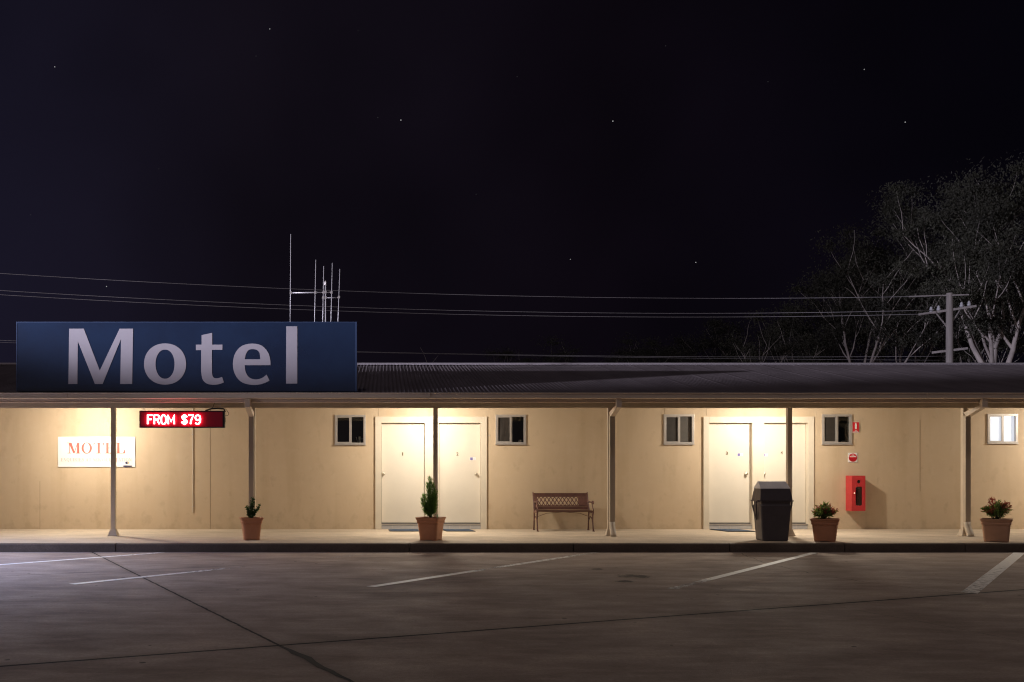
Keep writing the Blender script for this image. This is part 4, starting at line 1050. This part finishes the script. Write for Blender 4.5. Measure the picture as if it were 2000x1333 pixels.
# 1 small box shrub
t_, z0 = planter(491, 16.78, .385, .27, .385, 14, 'terra1', 'terracotta pot with a small dark box shrub, left of door 1')
rng = random.Random(1); lv = []; b = MB()
sprays = [((0, 0), (.02, 0, .36)), ((.0, .0), (-.075, 0, .22)), ((0, 0), (.145, .0, .225)), ((0, 0), (.0, -.05, .28)), ((0, 0), (-.05, .03, .17)), ((0, 0), (.07, .02, .16)), ((0, 0), (.04, -.03, .33))]
for (sx, sy), e_ in sprays:
    a_ = Vector((sx, sy, z0)); c_ = Vector((e_[0], e_[1], z0 + e_[2])); mid = a_.lerp(c_, .5) + Vector((-.012, 0, -.01))
    b.tube([a_, mid, c_], [.007, .005, .003], 6)
    for i in range(120):
        f = rng.uniform(.18, 1.0); p = (a_.lerp(mid, f * 2) if f < .5 else mid.lerp(c_, f * 2 - 1)) + rv(rng) * rng.uniform(.004, .034)
        lv.append((p, rv(rng) + Vector((0, 0, .7)), rng.uniform(.026, .042), rng.uniform(.016, .024), rv(rng)))
b.build('stem', M['stem'], t_); leafmesh('foliage', lv, 'box', t_)
# 2 conifer
t_, z0 = planter(841.5, 16.72, .43, .31, .395, -24, 'terra1', 'terracotta pot with a tall feathery conifer, between doors 1 and 2')
rng = random.Random(7); lv = []; b = MB()
zr_ = rad(24)
def unrot(x_, y_): return (x_ * math.cos(zr_) - y_ * math.sin(zr_), x_ * math.sin(zr_) + y_ * math.cos(zr_))
plumes = [((-.01, 0, .70), .062, 620), ((.03, -.02, .58), .065, 520), ((.075, .01, .50), .055, 380), ((.085, .0, .42), .05, 300), ((-.05, -.01, .60), .05, 360), ((-.125, 0, .40), .055, 360), ((-.15, .0, .33), .05, 280), ((-.10, .03, .25), .05, 200), ((.05, .03, .34), .06, 260), ((-.04, -.04, .42), .05, 220), ((-.065, -.02, .20), .05, 160)]
for e_, rw, n in plumes:
    ex_, ey_ = unrot(e_[0], e_[1]); a_ = Vector((0, 0, z0)); c_ = Vector((ex_, ey_, z0 + e_[2])); mid = Vector((ex_ * .62, ey_ * .62, z0 + e_[2] * .42))
    b.tube([a_, mid, c_], [.010, .007, .002], 6)
    for i in range(n):
        f = rng.uniform(.22, 1.0); base = a_.lerp(mid, f / .5) if f < .5 else mid.lerp(c_, (f - .5) / .5)
        w_ = rw * 1.3 * (1.08 - f) ** .5; v = rv(rng); v.z *= .5
        p = base + v * w_ * rng.uniform(.1, 1)
        d = Vector((v.x * .7, v.y * .7, .9)) + rv(rng) * .45
        lv.append((p, d, rng.uniform(.035, .08), rng.uniform(.007, .012), rv(rng)))
b.build('stem', M['stem'], t_); leafmesh('foliage', lv, 'juniper', t_)
tg = MB(); tg.box(.10, .122, .02, .023, z0 - .02, z0 + .075); tg.build('plant_tag', M['tagmat'], t_)
MB().lathe([(.045, 0), (.05, .01), (.02, .014)], (.09, -.02, z0), 12).build('white_pebble', M['white'], t_)
# 3, 4 nandina
def nandina(t_, z0, seed, spread, hgt, n_st, redf, off=(0, 0)):
    rng = random.Random(seed); g_ = []; r_ = []; b_ = MB()
    for k in range(n_st):
        a_ = rng.uniform(0, 6.283); rr_ = rng.uniform(.1, 1) ** .7 * spread; hh = hgt * rng.uniform(.5, 1.0) * (1.08 - .45 * (rr_ / spread) ** 2)
        c_ = Vector((off[0] + rr_ * math.cos(a_), off[1] + rr_ * math.sin(a_), z0 + hh)); s0 = Vector((off[0] + rng.uniform(-.04, .04), off[1] + rng.uniform(-.04, .04), z0 - .01))
        mid = s0.lerp(c_, .5) + Vector((0, 0, hh * .12)); b_.tube([s0, mid, c_], [.004, .003, .0015], 5)
        out_ = (c_ - s0); out_.z *= .3; red = rng.random() < redf and hh > hgt * .5
        for i in range(34):
            f = rng.uniform(.35, 1.08); p = (s0.lerp(mid, f * 2) if f < .5 else mid.lerp(c_, f * 2 - 1)) + rv(rng) * rng.uniform(.004, .045)
            (r_ if red and f > .62 else g_).append((p, out_.normalized() * .7 + rv(rng) * .8 + Vector((0, 0, .35)), rng.uniform(.04, .08), rng.uniform(.014, .024), rv(rng)))
    b_.build('stem', M['stem'], t_); leafmesh('foliage', g_, 'nandina', t_); leafmesh('red_foliage', r_, 'nandred', t_)
t_, z0 = planter(1611.5, 16.42, .455, .33, .385, -27, 'terra1', 'brown pot of green leafy plant with pink tips, right of the bin')
nandina(t_, z0, 21, .19, .27, 40, .42, (-.03, 0))
t_, z0 = planter(1946, 16.36, .47, .36, .385, -33, 'terra2', 'tan ribbed pot of red tipped bushy plant at the right edge')
nandina(t_, z0, 8, .21, .33, 40, .42)

# ------------------------------------------------------------------ television aerial on the roof
AY = 19.6
an = thing('television_aerial', at(636, 735, AY), 'thin aluminium television aerial rising behind the blue sign', 'aerial')
def A_(x_, y_): return at(x_, y_, AY)
b = MB(); b.tube([(A_(636, 0).x, AY, 3.17), tuple(A_(636, 558))], .014, 8); b.build('mast', M['aerial'], an, True)
for xt, yt, xb_, yb_, dy in ((568, 458, 566.5, 690, -.1), (617, 508, 613.5, 690, 0), (632.5, 520, 629.5, 690, .1), (649.3, 514, 645, 690, .1), (664, 526, 658, 690, -.1)):
    p, q = A_(xt, yt), A_(xb_, yb_); b = MB(); b.tube([p, q], .0085, 8); b.build('element', M['aerial'], an, True)
b = MB(); b.tube([A_(568, 572.5), A_(648, 571.5)], .013, 8); b.build('boom', M['aerial'], an, True)
b = MB(); b.tube([A_(631, 582), A_(662, 582)], .011, 8); b.build('boom', M['aerial'], an, True)
b = MB()
for xx, yy in ((568, 572.5), (616, 572), (632, 572), (647.5, 572), (662, 581), (631, 582), (636, 571), (636, 582)):
    p = A_(xx, yy); b.box(p.x - .02, p.x + .02, AY - .02, AY + .02, p.z - .025, p.z + .025)
p = A_(636, 558); b.lathe([(.02, 0), (.03, .02), (.02, .05), (.03, .07), (.005, .1)], (p.x, AY, p.z), 10)
b.build('clamp', M['alu'], an, True)

# ------------------------------------------------------------------ power pole and lines
PY = 40.0
pb = at(1854.5, 573, PY)
pole = thing('power_pole', (pb.x, PY, 0), 'weathered grey power pole with insulators behind the roof', 'power pole')
b = MB(); b.tube([(pb.x, PY, 0), (pb.x, PY, pb.z * .5), (pb.x, PY, pb.z)], [.17, .145, .128], 14); b.build('pole', M['pole'], pole, True)
def arm(xa, ya, xb_, yb_, dy=.0, w=.09):
    p, q = at(xa, ya, PY), at(xb_, yb_, PY); p.y += .22 + dy; q.y += -.22 + dy
    b_ = MB(); b_.bar(p, q, w, w); return b_.build('crossarm', M['pole'], pole, True), p, q
arm(1781, 578, 1886, 578, w=.05)
ca, p, q = arm(1800, 613.5, 1900, 600)
arm(1826, 688, 1884, 682)
for f, hh in ((.22, .2), (.35, .2), (.56, .2), (.75, .22), (.88, .22)):
    c = p.lerp(q, f); b = MB(); b.lathe([(.035, .04), (.075, .07), (.08, .13), (.05, .16), (.062, .2), (.02, .26)], (c.x, c.y, c.z), 10); b.build('insulator', M['porcelain'], pole, True)
b = MB(); b.bar(at(1826, 609, PY), at(1850, 640, PY), .04, .03); b.bar(at(1876, 604, PY), at(1858, 632, PY), .04, .03); b.build('brace', M['pole'], pole, True)
def wire(x_, y_, yl, s_, label, r=.011, YL=33.6, xl=-250):
    a_ = at(x_, y_, PY); h = a_.z
    c_ = Vector(((-13.3), YL, h)); d_ = (c_ - a_); c_ = a_ + d_ * 1.25
    pts = []
    for i in range(49):
        t_ = i / 48; q_ = a_.lerp(c_, t_); q_.z -= 4 * s_ * t_ * (1 - t_); pts.append(q_)
    b_ = MB(); b_.tube(pts, r, 5); tag(b_.build('power_line', M['wire']), label, 'power line', 'overhead power lines')
wire(1853, 578, 506, .62, 'highest power line running from the pole to the upper left')
wire(1822, 606, 545, .62, 'upper of two close power lines below the highest one')
wire(1832, 613, 553, .62, 'lower of two close power lines below the highest one')
wire(1852, 696, 668, .35, 'low power line just above the ridge of the roof', r=.008)
wire(1850, 704, 680, .20, 'lowest power line skimming the ridge of the roof', r=.006)

# ------------------------------------------------------------------ trees
def gum(px_, Y, top, seed, label, fork, spread, clumps, trunk_r, leafn=90, m_='leaf', lean=0, crown_lo=.35, group='dark trees beyond the roof', kind='gum_tree', csize=.75):
    rng = random.Random(seed)
    base = Vector(((px_ - CX) * Y / FL, Y, 0)); H = EYE + (CY - top) * Y / FL
    t_ = thing(kind, base, label, 'tree', group)
    b_ = MB(); tips = []
    def branch(p, d, ln, r, lv):
        pts = [p]; rs = [r]; n = 5 if lv < 2 else 4; dd = d.copy()
        for i in range(n):
            dd = (dd + rv(rng) * (.20 if lv else .10) + Vector((0, 0, .10 if lv else .05))).normalized()
            pts.append(pts[-1] + dd * ln / n); rs.append(r * (1 - .62 * (i + 1) / n))
        b_.tube(pts, rs, 8 if lv == 0 else (6 if lv == 1 else 4), cap=False)
        if lv >= 1: tips.append((pts[-1], lv))
        if lv == 2: tips.append((pts[2], lv))
        if lv < 3:
            kids = (6, 4, 3)[lv]
            for k in range(kids):
                i = n - (k % 3) if lv else n - (k // 2) % 3
                az = rng.uniform(0, 6.283) if lv else 6.283 * k / kids + rng.uniform(-.4, .4)
                side = Vector((math.cos(az), math.sin(az), 0))
                nd = (dd * .8 + side * (spread if lv == 0 else .75) + Vector((0, 0, .18))).normalized()
                branch(pts[i], nd, ln * rng.uniform(.55, .8) * (1.0 if lv else fork), max(.012, rs[i] * .72), lv + 1)
    branch(Vector((0, 0, 0)), Vector((lean, 0, 1)).normalized(), H * .36, trunk_r, 0)
    mz = max(p.z for p, l in tips)
    k = H / (mz + .5)
    b_.v = [(x_ * (.5 + .5 * k), y_ * (.5 + .5 * k), z * k) for x_, y_, z in b_.v]
    tips = [(Vector((p.x * (.5 + .5 * k), p.y * (.5 + .5 * k), p.z * k)), l) for p, l in tips]
    b_.build('trunk', M['bark'], t_, fix=False)
    lv = []
    pick = [p for p, l in tips if p.z > H * crown_lo]
    rng.shuffle(pick)
    for p in pick[:clumps]:
        rx = csize * rng.uniform(.6, 1.35); rz_ = rx * rng.uniform(.45, .75)
        for i in range(int(leafn * 3.6 * rng.uniform(.5, 1.2))):
            v = rv(rng) * min(1.15, abs(rng.gauss(0, .55)) + .1); q = p + Vector((v.x * rx, v.y * rx, v.z * rz_ + .1))
            lv.append((q, rv(rng) + Vector((0, 0, -.9)), rng.uniform(.09, .19), rng.uniform(.04, .07), rv(rng)))
    leafmesh('crown', lv, m_, t_)
    return t_
gum(1932, 46, 312, 4, 'tallest pale limbed gum tree at the right edge', 1.05, .62, 120, .34, 150, lean=.04, crown_lo=.42, csize=1.1)
gum(1893, 50, 470, 9, 'slim gum trunk just right of the power pole', .9, .4, 60, .17, 110, crown_lo=.5)
gum(1697, 48, 425, 14, 'gum tree with a forked pale trunk, left of the pole', 1.0, .62, 95, .22, 120, lean=-.05, crown_lo=.40, csize=.95)
gum(1780, 58, 400, 23, 'dark dense gum behind the power pole', .95, .6, 100, .25, 120, crown_lo=.3, csize=1.2)
gum(1492, 50, 590, 31, 'low spreading gum with splayed bare limbs, behind the roof', 1.0, .85, 70, .16, 90, crown_lo=.45, csize=.8)
gum(1590, 60, 500, 37, 'dark bushy gum in the middle of the row', .95, .7, 90, .2, 110, 'leaf2', crown_lo=.25, csize=1.1)
gum(1400, 62, 610, 41, 'dim low tree at the left of the gum row', .95, .7, 80, .18, 100, 'leaf2', crown_lo=.2, csize=1.0)
gum(836, 54, 660, 47, 'small lone sapling above the ridge near the sign', .8, .4, 18, .07, 40, 'leaf2', crown_lo=.5, csize=.45)
gum(1250, 70, 640, 53, 'faint dark tree above the middle of the roof', .95, .7, 80, .2, 100, 'leaf2', crown_lo=.2, csize=1.1)
gum(1050, 75, 650, 59, 'faintest dark tree, left of the middle of the roof', .95, .7, 80, .2, 100, 'leaf2', crown_lo=.2, csize=1.1)
